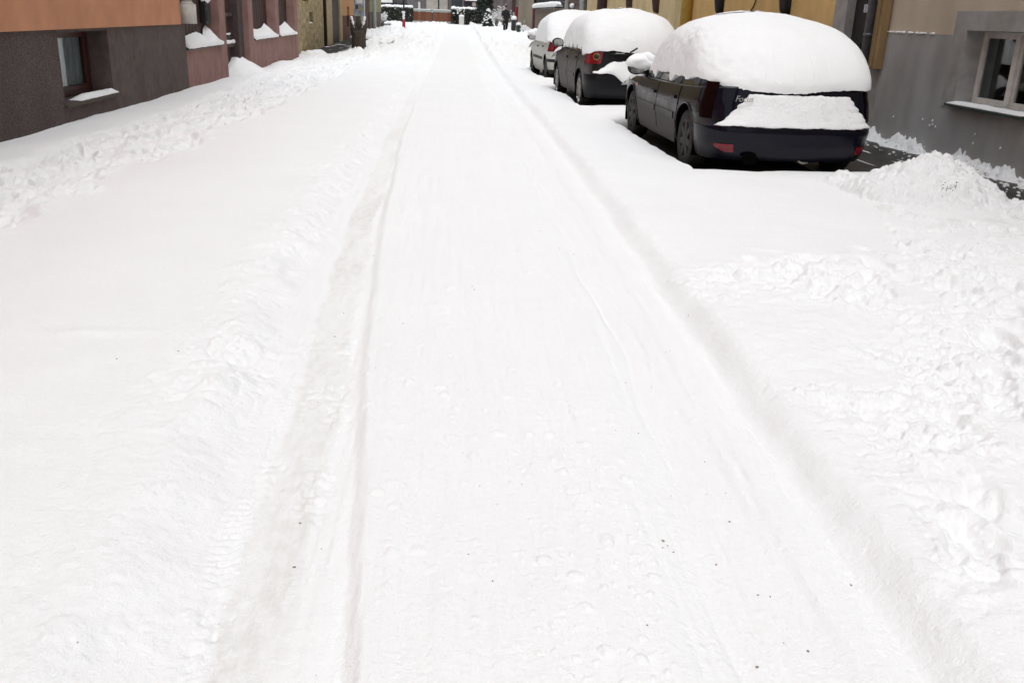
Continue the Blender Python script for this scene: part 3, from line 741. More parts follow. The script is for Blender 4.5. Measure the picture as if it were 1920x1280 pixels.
    # wheels
    for yw in cfg['wy']:
        for sd in (-1, 1):
            make_wheel(car, sd * (float(hw(np.array(yw), np.array(.5))) - .115), yw, r, sd, cfg['rim'], cfg['style'])
    # mirrors
    for sd in (-1, 1):
        y_, z_ = cfg['mirror']
        hx = float(hw(np.array(y_), np.array(.9)))
        mb = MB(); mb.blob((sd * (hx + .12), y_, z_), (.115, .075, .085), 3, 0.05, 2)
        mb.tube([(sd * (hx - .06), y_ + .02, z_ - .05), (sd * (hx + .06), y_ + .01, z_ - .045)], .03, 8)
        mo = mb.build('mirror', cfg['mirrormat'], car, True)
        g = MB(); vs = []; n = 28
        for i in range(n):
            a = 2 * math.pi * i / n; ca, sa = math.cos(a), math.sin(a)
            vs.append((sd * (hx + .12) + .085 * math.copysign(abs(ca) ** .6, ca), y_ - .072, z_ + .062 * math.copysign(abs(sa) ** .6, sa)))
        vs2 = [(p[0], p[1] - .012, p[2]) for p in vs]
        g.add(vs + vs2, [tuple(range(n, 2 * n))] + [(i, (i + 1) % n, n + (i + 1) % n, n + i) for i in range(n)])
        g.build('mirror_glass', M['mirrorglass'], mo)
        if cfg.get('mirrorsnow', True):
            ms = cfg.get('mirrorsnow', (.0, .0, .085, .16, .12, .09)); s_ = MB(); s_.blob((sd * (hx + .08 + ms[0]), y_ + ms[1], z_ + ms[2]), ms[3:], 4, 0.18, 5 + index)
            s_.blob((sd * (hx + .0), y_ + ms[1], z_ + ms[2] + .03), (.12, .12, .10), 3, .2, 8 + index)
            s_.build('snow_cap', M['snow'], mo, True)
    return car, body, cab, hw

def snow_dome(car, d, m=None):
    """the loaf of snow over roof and windows"""
    zt = d['top']; zb = d['zb']
    T = lambda z: np.clip((z - zb) / (zt - zb), 0, 1)
    hw = lambda y, z: d['hw'] * np.clip(1 - T(z) ** d.get('p', 3.8), 0, 1) ** d.get('q', .5) * (1 - .06 * T(z)) * (1 - d.get('taper', .10) * np.clip((y - 1.2) / 2.2, 0, 1) ** 2)
    L = Loft(hw, d['yr'], d['yf'], lambda z: d['yr'](z) + d.get('ry', .34), lambda z: d['yf'](z) - .5, lambda z: d.get('rr', .38) + 0 * z, lambda z: .45 + 0 * z, br=d.get('br', .045), bf=.12, NS=160, NC=26, NF=80)
    L.e5 = d.get('e5', 1.0); us = L.us; P0 = L.at(us, np.full(len(us), zb + .05))
    e = d['edge'](us, P0)
    NLv = 60; ph = np.linspace(0, 1, NLv)
    sh = np.sin(ph * math.pi / 2) ** 1.0
    zl = e[None, :] + (zt - .0015 - e[None, :]) * sh[:, None]
    G = L.grid(zl)
    for _ in range(14):                                       # round off the joints between the runs of columns
        G[..., :2] = .25 * np.roll(G[..., :2], 1, 1) + .5 * G[..., :2] + .25 * np.roll(G[..., :2], -1, 1)
    # gentle lumps
    nrm = np.stack([L.normal(us, np.minimum(z, zt - .03)) for z in zl], 0)
    amp = d.get('lump', .018)
    disp = np.zeros(G.shape[:2])
    for i in range(G.shape[0]):
        for j in range(G.shape[1]):
            p = Vector(G[i, j])
            disp[i, j] = amp * noise.noise(p * 2.1 + Vector((d['seed'], 0, 0))) + .35 * amp * noise.noise(p * 6.0) + .16 * amp * noise.noise(p * 17.0) + .0022 * noise.noise(p * 41) + .0016 * noise.noise(p * 83)
            if d.get('rough'):
                w = d['rough'](p); disp[i, j] += w * (.010 * noise.noise(p * 13) + .007 * noise.noise(p * 30) + .004 * noise.noise(p * 60))
    nrm[..., 2] = np.maximum(nrm[..., 2], 0)
    thin = -d.get('thin', .008) * np.clip(1 - ph / .10, 0, 1) ** 2
    G = G + nrm * (disp * np.clip(ph / .08 + .25, 0, 1) + thin)[..., None] if False else G + nrm * (disp * np.clip(ph / .08 + .25, 0, 1)[:, None] + thin[:, None])[..., None]
    G[..., 2] += np.where(sh[:, None] > .97, disp * .6, 0)
    # fold under
    P = G[0]; Nn = nrm[0].copy(); Nn[:, 2] = 0
    lip = P + Nn * .0; 
    in1 = P - Nn * .02; in1[:, 2] += .004
    in2 = P - Nn * d.get('fold', .12); in2[:, 2] += .02
    full = np.concatenate([in2[None], in1[None], G], 0)
    full = cap_rings(full, .012, (.85, .6, .3, 0.0))
    o = merged('snow_cover', full.reshape(-1, 3), grid_faces(*full.shape[:2]), m or M['snow'], car)
    bm = bmesh.new(); bm.from_mesh(o.data)
    for ed in bm.edges:
        if len(ed.link_faces) == 2 and ed.calc_face_angle(0) > 0.85: ed.smooth = False
    bm.to_mesh(o.data); bm.free()
    return o

def blanket(name, parent, xs, ys, top, thick, m, noise_amp=.01, seed=0, base=.015):
    """snow lying on a surface: top(x, y) is the surface, thick(x, y) the depth (zero at its ragged edge)"""
    nx, ny = len(xs), len(ys); up = []; dn = []
    for y in ys:
        for x in xs:
            t = thick(x, y); b = top(x, y)
            n_ = noise_amp * (noise.noise(Vector((x * 4, y * 4, seed))) + .5 * noise.noise(Vector((x * 14, y * 14, seed))))
            up.append((x, y, b + (t + n_ * min(1, t / .04) if t > 0 else -.02))); dn.append((x, y, b - base - .01))
    f = grid_faces(ny, nx, 0, False)
    # keep only cells with snow
    keep = [q for q in f if any(thick(up[i][0], up[i][1]) > 0 for i in q)]
    return mesh(name, up, keep, m, parent, True)

def edge_noise(P, a=.02, b=.012, seed=0):
    return np.array([a * noise.noise(Vector((p[0] * 3, p[1] * 3, seed))) + b * noise.noise(Vector((p[0] * 11, p[1] * 11, seed + 3))) + .5 * b * noise.noise(Vector((p[0] * 33, p[1] * 33, seed + 5))) for p in P])

# --- the three cars
C1 = ((3.445, 9.24, -.10), .026); C2 = ((3.13, 16.25, -.10), .05); C3 = ((3.12, 22.75, -.10), .05)
CARS += [(C1[0][0], C1[0][1], C1[1], .94, 4.4), (C2[0][0], C2[0][1], C2[1], .88, 4.05), (C3[0][0], C3[0][1], C3[1], .86, 4.0)]

def dark_hatchback():
    L = 4.45
    cfg = dict(L=L, hw=.93, ya=.42, r=.315, wy=(.80, 3.55), rcr=.30, br=.05,
        yr=I([.2, .24, .34, .50, .535, .555, .75, .95], [.09, .04, .01, .0, .015, .085, .115, .16]),
        yf=I([.2, .35, .5, .62, .75, .9], [L - .10, L - .02, L, L - .03, L - .14, L - .3]),
        ztop=([0, .5, 1, 2, 3.1, 3.6, 4.1, L], [.92, .89, .865, .845, .83, .80, .73, .64]),
        paint=PA['navy'], lip=PA['navy'], cabpaint=PA['navyrear'], mirrormat=M['black'],
        c_z=(.82, 1.42), c_hw=I([.82, .86, 1.15, 1.36, 1.42], [.885, .875, .77, .64, .52]), c_yr=I([.82, 1.0, 1.2, 1.36, 1.42], [.20, .25, .45, .72, .95]),
        c_yf=I([.86, 1.1, 1.35, 1.42], [3.2, 2.85, 2.3, 2.1]), windows=[(.62, 1.12), (1.24, 2.02), (2.12, 2.78)],
        doors=[(1.12, 2.06), (2.09, 3.12)], mould=(.485, .555), mouldmat=PA['navy'], rim=M['rimdirty'], style='cover', mirror=(3.02, .93), mirrorsnow=(.0, -.02, .075, .19, .13, .10))
    car, body, cab, hw = make_car(cfg, C1[0], C1[1], 'dark navy hatchback nearest the camera, roof under a deep loaf of snow, salt-stained doors', 0)
    # rear bumper, lamps, reflectors, badge, exhaust
    patch(body, 'rear_bumper', 5.02, 7.98, .215, .528, PA['navyrear'], car, .012, 60, 12, .02)
    b = [c for c in car.children if c.name.startswith('rear_bumper')][0]
    for (u0, u1) in ((7.43, 7.05), (5.50, 5.80)):
        a, c = min(u0, u1), max(u0, u1); left = a > 6.5
        patch(body, 'reflector', a, c, (lambda t: .292 + .050 * (max(0, t - .45) / .55 if left else max(0, .55 - t) / .55) ** 1.0), .368, M['red'], b, .020, 16, 6, .012)
    patch(body, 'tailgate', 5.62, 7.38, .565, .90, PA['navy'], car, .007, 60, 10, .02)
    for (a, c) in ((7.45, 7.78), (5.22, 5.55)):
        patch(body, 'tail_light', a, c, .60, .955, M['darkred'], car, .008, 12, 10, .02)
    ex = MB(); ex.lathe([(.024, .03), (.026, -.02), (.020, -.02), (.020, .10)], (-.44, .06, .222), 'x', 20)
    # pipe runs along y: turn the lathe
    v = [(-.44 + (p[1] - .06), -.01 + (p[0] + .44), p[2] - .02) for p in ex.v]; mesh('exhaust', v, ex.f, M['rimsilver'], car, True)
    notch_shade = MB(); notch_shade.blob((-.44, -.032, .225), (.088, .016, .060), 3, .02, 1); notch_shade.build('exhaust_notch_shade', M['void'], b, True)  # flat black disc on the bumper, painting the shade inside the exhaust notch
    tow = MB(); tow.tube([(.08, -.0, .215), (.12, -.01, .195), (.18, -.01, .20)], .011, 6); tow.build('tow_eye', M['rimsilver'], car, True)
    ti = MB(); ti.tube([(-hw(np.array(3.45), np.array(.7)) - .004, 3.99, .70), (-hw(np.array(3.45), np.array(.7)) - .006, 4.04, .70)], .02, 8)
    for sd, us in ((-1, 0), (1, 4)):
        uu = sorted((body.uy(3.20, .7, us), body.uy(3.27, .7, us)))
        patch(body, 'side_indicator', uu[0], uu[1], .70, .735, M['amber'], car, .008, 8, 4, .012)
    # badge lettering
    cu = bpy.data.curves.new('badge_text', 'FONT'); cu.body = 'Focus'; cu.size = .082; cu.extrude = .003; cu.shear = .3; cu.space_character = .95; cu.resolution_u = 3
    to = bpy.data.objects.new('badge_text', cu); C.objects.link(to)
    dg = bpy.context.evaluated_depsgraph_get(); me = bpy.data.meshes.new_from_object(to.evaluated_get(dg)); bpy.data.objects.remove(to)
    me.materials.clear(); me.materials.append(M['letter'])
    bo = link(bpy.data.objects.new('badge', me), car); bo.location = (-.63, .052, .782); bo.rotation_euler = (R(82), 0, R(-3))
    # number plate under the snow ledge
    pl = MB(); pl.box(-.26, .26, .045, .06, .60, .71, .004); pl.build('number_plate', M['platewhite'], car)
    # snow
    def edge(us, P):
        k = np.floor(us).astype(int); f = us - k
        e = np.interp(P[:, 1], [.2, .5, 1.0, 1.6, 2.4, 3.2], [.985, .955, .925, .905, .88, .86])
        rear = (k >= 5) & (k < 8)
        xr = P[:, 0]
        er = np.interp(xr, [-.95, -.82, -.72, -.55, -.40, -.1, .15, .45, .85, .95], [.985, .955, .915, .895, .885, .868, .885, .905, .915, .925])
        e = np.where(rear, er, e)
        left = k == 0
        # bites where slabs of snow have slid off the side glass
        for (y0, y1, h) in ((.50, .80, .02), (.98, 1.44, .035), (1.66, 2.36, .055)):
            e = e + np.where(left | (k == 4), h * ss(y0 - .05, y0 + .02, P[:, 1]) * ss(y1 + .02, y1 - .03, P[:, 1]), 0)
        e = e - np.where(left, .05 * np.exp(-((P[:, 1] - 2.45) / .05) ** 2) + .04 * np.exp(-((P[:, 1] - 1.56) / .05) ** 2), 0)
        return e + edge_noise(P, .012, .012, 2)
    d = dict(top=1.645, zb=.86, ry=.55, e5=.55, hw=.928, p=4.4, q=.46, taper=.13, yr=SM([.86, .95, 1.08, 1.25, 1.42, 1.54, 1.62, 1.65], [.095, .11, .18, .33, .56, .84, 1.25, 1.6]),
             yf=SM([.86, 1.1, 1.35, 1.55, 1.65], [3.40, 3.05, 2.62, 2.25, 2.0]), edge=edge, seed=1, rr=.52, lump=.014, thin=.01,
             rough=lambda p: max(0, min(1, (-.1 - p.x) * 2.2)) * max(0, min(1, (1.62 - p.z) * 6)))
    snow_dome(car, d)
    # ledge of snow lying on the bumper against the tailgate
    nx, nz = 80, 26; top = []; 
    for j in range(nz):
        t = j / (nz - 1)
        for i in range(nx):
            s_ = i / (nx - 1)
            xl = -.80 + .335 * t ** .75; xr_ = .83 - .25 * t
            wob = .016 * noise.noise(Vector((t * 9, 0, 4))) + .010 * noise.noise(Vector((t * 30, 2, 4)))
            x = xl + (xr_ - xl) * s_ + wob * (1 if s_ < .5 else -1) * abs(2 * s_ - 1)
            edge_ = min(1, 7 * s_, 7 * (1 - s_)) ** .6
            z = .548 + .305 * t + .012 * noise.noise(Vector((x * 6, 5, 1))) + .006 * noise.noise(Vector((x * 21, 7, 1)))
            z += -.035 * (1 - edge_) * (1 - t) * 0
            fr = .085 + .03 * t - (.115 * (1 - t) ** 1.15 + .022) * (edge_ * min(1, 9 * (1 - t) + .25))
            n_ = .007 * noise.noise(Vector((x * 9, z * 9, 0))) + .004 * noise.noise(Vector((x * 30, z * 30, 0)))
            bow = -.05 * (1 - (x / .5) ** 2) if abs(x) < .5 else 0
            top.append((x, fr + n_ + bow * .8, z))
    back = [(p[0], p[1] + .16, p[2] - .015) for p in top]
    f = grid_faces(nz, nx, 0, False); n0 = nx * nz
    rim = [j for j in range(nx)] + [i * nx + nx - 1 for i in range(1, nz)] + [(nz - 1) * nx + j for j in range(nx - 2, -1, -1)] + [i * nx for i in range(nz - 2, 0, -1)]
    for k in range(len(rim)): a, b2 = rim[k], rim[(k + 1) % len(rim)]; f.append((a, n0 + a, n0 + b2, b2))
    mesh('snow_ledge', top + back, f, M['snow2'], car, True)
    # snow on the bonnet
    zt = lambda x, y: float(np.interp(y, cfg['ztop'][0], cfg['ztop'][1])) + .035 * (1 - (x / .87) ** 2) - .25 * max(0, y - 4.15) ** 2
    th = lambda x, y: .16 * max(0, 1 - (abs(x) / .90) ** 5) ** .6 * max(0, 1 - (max(0, y - 3.7) / .66) ** 4) ** .6 - .004
    bs = blanket('bonnet_snow', car, np.linspace(-.90, .90, 50), np.linspace(3.02, 4.38, 50), zt, th, M['snow'], .012, 3)
    for sd in (-1, 1):
        wg = MB(); pts = [(sd * (.80 - .03 * abs(i - 6) / 6), 3.12 + i * .098, .865 - .0165 * i) for i in range(13)]
        wg.tube(pts, [.05, .085, .10, .105, .11, .11, .11, .11, .11, .105, .10, .09, .05], 16); wg.build('wing_snow', M['snow'], bs, True)

def black_estate():
    L = 4.1
    cfg = dict(L=L, hw=.86, ya=.34, r=.305, wy=(.72, 3.28), rcr=.24, br=.03,
        yr=I([.2, .24, .34, .52, .60, .625, .8, 1.05], [.08, .03, .0, .0, .02, .07, .085, .12]),
        yf=I([.2, .35, .5, .62, .75, .9], [L - .10, L - .02, L, L - .03, L - .12, L - .3]),
        ztop=([0, 1, 2, 2.9, 3.4, 3.8, L], [1.0, .98, .95, .92, .87, .80, .70]),
        paint=PA['black'], lip=PA['blackrear'], cabpaint=PA['blackrear'], mirrormat=M['black'],
        c_z=(.92, 1.48), c_hw=I([.92, 1.2, 1.4, 1.48], [.82, .76, .66, .55]), c_yr=I([.92, 1.1, 1.3, 1.48], [.13, .18, .26, .45]),
        c_yf=I([.92, 1.15, 1.4, 1.48], [3.1, 2.7, 2.2, 2.0]), windows=[(.50, .95), (1.08, 1.85), (1.95, 2.6)],
        doors=[(1.0, 1.88), (1.91, 2.85)], mould=(.50, .56), mouldmat=PA['black'], rim=M['rimsilver'], style='alloy', mirror=(2.72, 1.04), mirrorsnow=False)
    car, body, cab, hw = make_car(cfg, C2[0], C2[1], 'black car with square red tail light parked between the navy hatchback and the white car', 1)
    patch(body, 'rear_bumper', 5.02, 7.98, .215, .60, PA['blackrear'], car, .012, 60, 12, .02)
    for (a, c) in ((7.02, 7.96), (5.04, 5.98)):
        patch(body, 'tail_light', a, c, .775, .985, M['red'], car, .010, 16, 8, .02)
        t = [c_ for c_ in car.children if c_.name.startswith('tail_light')][-1]
        um = .5 * (a + c) - (.22 if a > 6.5 else -.22)
        p = body.at(np.array([um]), np.array([.89]))[0]; n_ = body.normal(np.array([um]), np.array([.89]))[0]
        rg = MB(); q = Vector(n_).to_track_quat('Z', 'Y').to_matrix()
        rg.lathe([(.062, 0), (.062, .012), (.048, .014)], (0, 0, 0), 'z', 24); rg.v = [tuple(q @ Vector(v) + Vector(p + n_ * .008)) for v in rg.v]
        rg.build('lamp_ring', M['lensring'], t, True)
        ce = MB(); ce.lathe([(.05, .0), (.05, .012), (.03, .018), (0, .02)], (0, 0, 0), 'z', 24); ce.v = [tuple(q @ Vector(v) + Vector(p + n_ * .008)) for v in ce.v]
        ce.build('lamp_centre', M['lens'], t, True)
    h = MB(); h.box(-.42, .42, .035, .09, .93, .955, .006); h.build('tailgate_strip', M['black'], car)
    ch = MB(); ch.box(-.36, -.20, .022, .04, .955, .968, .003); ch.build('tailgate_badge', M['chrome'], car)
    pl = MB(); pl.box(-.26, .26, .030, .055, .70, .81, .004); po = pl.build('number_plate', M['platewhite'], car)
    bb = MB(); bb.box(-.262, -.20, .022, .031, .702, .808); bb.build('plate_band', M['plateblue'], po)
    wp = MB(); wp.box(-.075, .075, -.015, .015, -.012, .012, .004, Matrix.Rotation(R(-32), 3, 'Y'), (-.07, -.075, 1.02)); wp.build('rear_wiper', M['black'], car)
    def edge(us, P):
        k = np.floor(us).astype(int)
        e = np.interp(P[:, 1], [.2, .5, 1.0, 1.6, 2.4, 3.2], [.99, .99, 1.0, 1.0, .97, .95])
        rear = (k >= 5) & (k < 8)
        er = np.interp(P[:, 0], [-.92, -.78, -.6, -.3, -.1, .1, .4, .9], [.92, .95, 1.0, .995, .975, .92, .90, .97])
        e = np.where(rear, er, e)
        left = (k == 0)
        e = e + np.where(left, .05 * np.maximum(0, np.sin(P[:, 1] * 14)) ** .6 * ss(.35, .5, P[:, 1]), 0)
        e = e - np.where(left, .13 * np.exp(-((P[:, 1] - .40) / .10) ** 2), 0)
        return e + edge_noise(P, .015, .015, 7)
    d = dict(top=1.69, zb=.93, ry=.42, hw=.868, yr=SM([.85, .95, 1.08, 1.25, 1.42, 1.58, 1.67, 1.70], [.04, .03, .06, .14, .28, .52, .9, 1.3]),
             yf=SM([.85, 1.1, 1.35, 1.6, 1.70], [3.35, 3.1, 2.7, 2.3, 2.05]), edge=edge, seed=5, rr=.42, lump=.020, taper=.08, p=4.6, q=.42)
    snow_dome(car, d)
    # snow piled on the bumper against the tailgate, spilling over to the right
    nx, nz = 70, 22; v = []
    for j in range(nz):
        t = j / (nz - 1)
        for i in range(nx):
            x = -.72 + 1.52 * i / (nx - 1)
            lo_ = .625 - .155 * ss(-.42, -.16, x) + .012 * noise.noise(Vector((x * 9, 1, 2)))
            hi_ = .645 + .185 * ss(-.72, -.33, x) + .02 * noise.noise(Vector((x * 5, 4, 2))) + .01 * noise.noise(Vector((x * 18, 4, 2)))
            z = lo_ + (hi_ - lo_) * t
            fr = -.050 - .045 * math.sin(min(1, t * 1.25) * math.pi * .5 + .5) + .115 * t ** 1.6
            fr = fr * min(1, 5 * i / (nx - 1) + .25) + .006 * noise.noise(Vector((x * 11, z * 11, 5)))
            v.append((x, fr, z))
    bk = [(p[0], .12, p[2] - .004) for p in v]; f = grid_faces(nz, nx, 0, False); n0 = nx * nz
    rim = [j for j in range(nx)] + [i * nx + nx - 1 for i in range(1, nz)] + [(nz - 1) * nx + j for j in range(nx - 2, -1, -1)] + [i * nx for i in range(nz - 2, 0, -1)]
    for k in range(len(rim)): a, b2 = rim[k], rim[(k + 1) % len(rim)]; f.append((a, n0 + a, n0 + b2, b2))
    mesh('bumper_snow', v + bk, f, M['snow'], car, True)
    zt = lambda x, y: float(np.interp(y, cfg['ztop'][0], cfg['ztop'][1])) + .035 * (1 - (x / .85) ** 2) - .25 * max(0, y - 3.8) ** 2
    th2 = lambda x, y: .17 * max(0, 1 - (abs(x) / .84) ** 5) ** .6 * max(0, 1 - (max(0, y - 3.4) / .66) ** 4) ** .6 - .004
    blanket('bonnet_snow', car, np.linspace(-.85, .85, 40), np.linspace(2.85, 4.05, 40), zt, th2, M['snow'], .012, 4)

def white_hatchback():
    L = 4.0
    cfg = dict(L=L, hw=.845, ya=.36, r=.30, wy=(.66, 3.16), rcr=.30, br=.04,
        yr=I([.2, .24, .34, .52, .60, .625, .8, 1.05], [.08, .03, .0, .0, .02, .06, .08, .12]),
        yf=I([.2, .35, .5, .62, .75, .9], [L - .10, L - .02, L, L - .03, L - .12, L - .3]),
        ztop=([0, 1, 2, 2.9, 3.4, 3.75, L], [.96, .95, .93, .90, .85, .78, .68]),
        paint=PA['white'], lip=PA['white'], cabpaint=PA['white'], mirrormat=M['black'],
        c_z=(.90, 1.44), c_hw=I([.90, 1.2, 1.36, 1.44], [.80, .73, .62, .50]), c_yr=I([.90, 1.1, 1.3, 1.44], [.13, .22, .40, .65]),
        c_yf=I([.90, 1.15, 1.36, 1.44], [3.0, 2.6, 2.2, 2.0]), windows=[(.55, 1.0), (1.12, 1.82), (1.92, 2.5)],
        doors=[(.98, 1.82), (1.85, 2.74)], mould=(.50, .565), mouldmat=M['black'], rim=M['rimdirty'], style='cover', mirror=(2.66, 1.0))
    car, body, cab, hw = make_car(cfg, C3[0], C3[1], 'white car with black door strips, farthest of the snow-covered parked cars', 2)
    patch(body, 'rear_bumper', 5.02, 7.98, .215, .60, PA['white'], car, .012, 60, 12, .02)
    b = [c for c in car.children if c.name.startswith('rear_bumper')][0]
    patch(body, 'bumper_strip', 5.0, 8.0, .485, .55, M['black'], b, .022, 60, 4, .02)
    patch(body, 'bumper_skirt', 5.0, 8.0, .205, .31, M['black'], b, .016, 60, 4, .02)
    for (a, c) in ((7.10, 7.99), (5.01, 5.90)):
        patch(body, 'tail_light', a, c, .72, .95, M['red'], car, .010, 16, 8, .02)
    pl = MB(); pl.box(-.26, .26, .020, .05, .68, .79, .004); pl.build('number_plate', M['platewhite'], car)
    def edge(us, P):
        k = np.floor(us).astype(int)
        e = np.interp(P[:, 1], [.2, .5, 1.0, 1.6, 2.4, 3.2], [.93, .91, .93, .93, .93, .92])
        e = np.where((k >= 5) & (k < 8), np.interp(P[:, 0], [-.9, -.7, -.5, .9], [.97, .93, .88, .9]), e)
        return e + edge_noise(P, .03, .02, 11)
    d = dict(top=1.69, zb=.90, hw=.87, yr=SM([.85, .95, 1.08, 1.25, 1.42, 1.58, 1.67, 1.70], [.02, .02, .10, .26, .46, .75, 1.15, 1.5]),
             yf=SM([.85, 1.1, 1.35, 1.6, 1.70], [3.3, 3.0, 2.6, 2.2, 1.95]), edge=edge, seed=9, rr=.34, lump=.022, taper=.08, p=4.4, q=.44)
    snow_dome(car, d)
    zt = lambda x, y: float(np.interp(y, cfg['ztop'][0], cfg['ztop'][1])) + .035 * (1 - (x / .83) ** 2) - .25 * max(0, y - 3.7) ** 2
    th2 = lambda x, y: .17 * max(0, 1 - (abs(x) / .82) ** 5) ** .6 * max(0, 1 - (max(0, y - 3.3) / .66) ** 4) ** .6 - .004
    blanket('bonnet_snow', car, np.linspace(-.83, .83, 40), np.linspace(2.8, 3.95, 40), zt, th2, M['snow'], .012, 8)
# ------------------------------------------------------------------ left side of the street
def part(mb, name, m, parent, smooth=False): return mb.build(name, m, parent, smooth)

def rough_strip(name, parent, pts_front, pts_back, m, nsub=1):
    """snow wedge: matching polylines (front edge, back edge) joined by a bulged top, closed below"""
    n = len(pts_front); rows = 7; v = []
    for j in range(rows):
        t = j / (rows - 1)
        for i in range(n):
            a, b = Vector(pts_front[i]), Vector(pts_back[i]); p = a.lerp(b, t)
            p.z += .025 * math.sin(t * math.pi) + .010 * noise.noise(p * 9) * (1 if 0 < j < rows - 1 else 0)
            v.append(tuple(p))
    v += [(p[0], p[1], p[2] - h) for p, h in ((q, .05) for q in pts_front)]
    f = grid_faces(rows, n, 0, False)
    b0 = rows * n
    for i in range(n - 1): f.append((i, b0 + i, b0 + i + 1, i + 1))
    f.append(tuple([b0] + [j * n for j in range(rows)])); f.append(tuple([b0 + n - 1] + [j * n + n - 1 for j in range(rows)][::1]))
    return mesh(name, v, f, m, parent, True)

def orange_house():
    h = empty('orange_house', (-4.62, 9, 0), 0, 'house with orange upper wall over a dark brown plinth with a deep-set basement window', 'house')
    def b(mb, n, m, sm=False):
        o = mb.build(n, m, h, sm); o.location = (4.62, -9, 0); return o
    b(wall(MB(), -4.585, -5.0, -14, 16.72, 1.075, 6.8), 'upper_wall', M['orange'])
    b(wall(MB(), -4.62, -4.95, -14, 11.60, -.4, 1.073), 'plinth_wall', M['plinth'])
    b(wall(MB(), -4.62, -4.95, 11.602, 17.02, -.4, 1.073, [(11.6, 13.26, .235, 1.04)]), 'plinth_wall', M['plinth2'])
    b(MB().box(-4.995, -4.62, 16.722, 17.02, 1.075, 6.8), 'corner_wall', M['brownwood'])
    bk = MB(); bk.box(-12, -5.3, -14, 16.9, -.4, 6.8); b(bk, 'rear_block', M['room'])
    fl = MB(); fl.box(-5.28, -4.96, 11.4, 13.5, -.3, .2).box(-5.28, -4.96, 11.4, 13.5, 1.08, 1.2); b(fl, 'window_niche', M['plinth2'])
    rf = MB(); rf.add([(-4.2, -14.3, 6.75), (-4.2, 17.2, 6.75), (-8.2, 17.2, 9.3), (-8.2, -14.3, 9.3), (-12.3, -14.3, 6.75), (-12.3, 17.2, 6.75)], [(0, 1, 2, 3), (3, 2, 5, 4), (1, 5, 2), (0, 3, 4), (0, 4, 5, 1)])
    b(rf, 'roof', M['rooftile'])
    # window
    w = MB(); X0, X1 = -4.945, -4.89
    for (y0, y1, z0, z1) in ((11.61, 11.75, .24, 1.035), (13.10, 13.25, .24, 1.035), (11.75, 13.10, .24, .36), (11.75, 13.10, .95, 1.035)):
        w.box(X0, X1, y0, y1, z0, z1, .006)
    win = b(w, 'window', M['redframe'])
    g = MB(); g.box(-4.925, -4.92, 11.74, 13.11, .35, .96); g.build('pane', M['glass'], win)
    cv = []; n = 120
    for i in range(n):
        y = 11.70 + 1.46 * i / (n - 1); x = -4.965 + .014 * math.sin(i * .55) + .006 * math.sin(i * 1.7 + 1)
        cv += [(x, y, .28), (x + .01, y, 1.02)]
    mesh('curtain', cv, [(2 * i, 2 * i + 2, 2 * i + 3, 2 * i + 1) for i in range(n - 1)], M['curtain'], win, True)
    s = MB(); s.box(-4.93, -4.565, 11.56, 13.36, .185, .232, .01); so = s.build('sill', M['sillconc'], win)
    # snow lying on the outer half of the sill
    n = 50; top = []
    for j, (xx, zz) in enumerate(((-4.57, .233), (-4.575, .262), (-4.62, .292), (-4.70, .283), (-4.76, .235))):
        for i in range(n):
            t = i / (n - 1); y = 12.0 + 1.34 * t
            k = min(1, t * 5) ** .6 * min(1, (1 - t) * 9) ** .5
            top.append((xx + .012 * noise.noise(Vector((y * 5, j, 0))), y, .233 + (zz - .233) * k * (1 + .3 * noise.noise(Vector((y * 4, j * .3, 3))))))
    mesh('sill_snow', top, grid_faces(5, n, 0, False), M['snow'], so, True)
    # white rainwater pipe ending above the plinth
    p = MB(); p.tube([(-4.53, 16.93, 1.085), (-4.53, 16.93, 1.40)], .15, 16); p.tube([(-4.53, 16.93, 1.43), (-4.53, 16.93, 6.8)], .085, 14)
    p.tube([(-4.53, 16.93, 1.395), (-4.53, 16.93, 1.44)], [.135, .09], 16)
    b(p, 'downpipe', M['whitepipe'], True)

def slats(y0, y1, x, z0, z1, pitch=.115):
    mb = MB(); y = y0; i = 0
    while y < y1 - .02:
        w = min(pitch - .012, y1 - y); mb.box(x - .012 - .004 * (i % 2), x + .012 - .004 * (i % 2), y, y + w, z0, z1); y += pitch; i += 1
    mb.box(x - .05, x - .018, y0, y1, z0 + .25, z0 + .33); mb.box(x - .05, x - .018, y0, y1, z1 - .35, z1 - .27)
    return mb

def coping_snow(parent, y0, y1, ridge, seed):
    n = 60; fr = []; bk = []
    for i in range(n):
        y = y0 + (y1 - y0) * i / (n - 1)
        zr = float(np.interp(y, [r[0] for r in ridge], [r[1] for r in ridge])) + .012 * noise.noise(Vector((y * 9, seed, 0))) + .012 * noise.noise(Vector((y * 30, seed, 0)))
        fr.append((-4.565 + .006 * noise.noise(Vector((y * 5, seed, 2))), y, .715 + .012 * noise.noise(Vector((y * 4, seed, 5))))); bk.append((-4.825, y, zr))
    return rough_strip('coping_snow', parent, fr, bk, M['snow'])

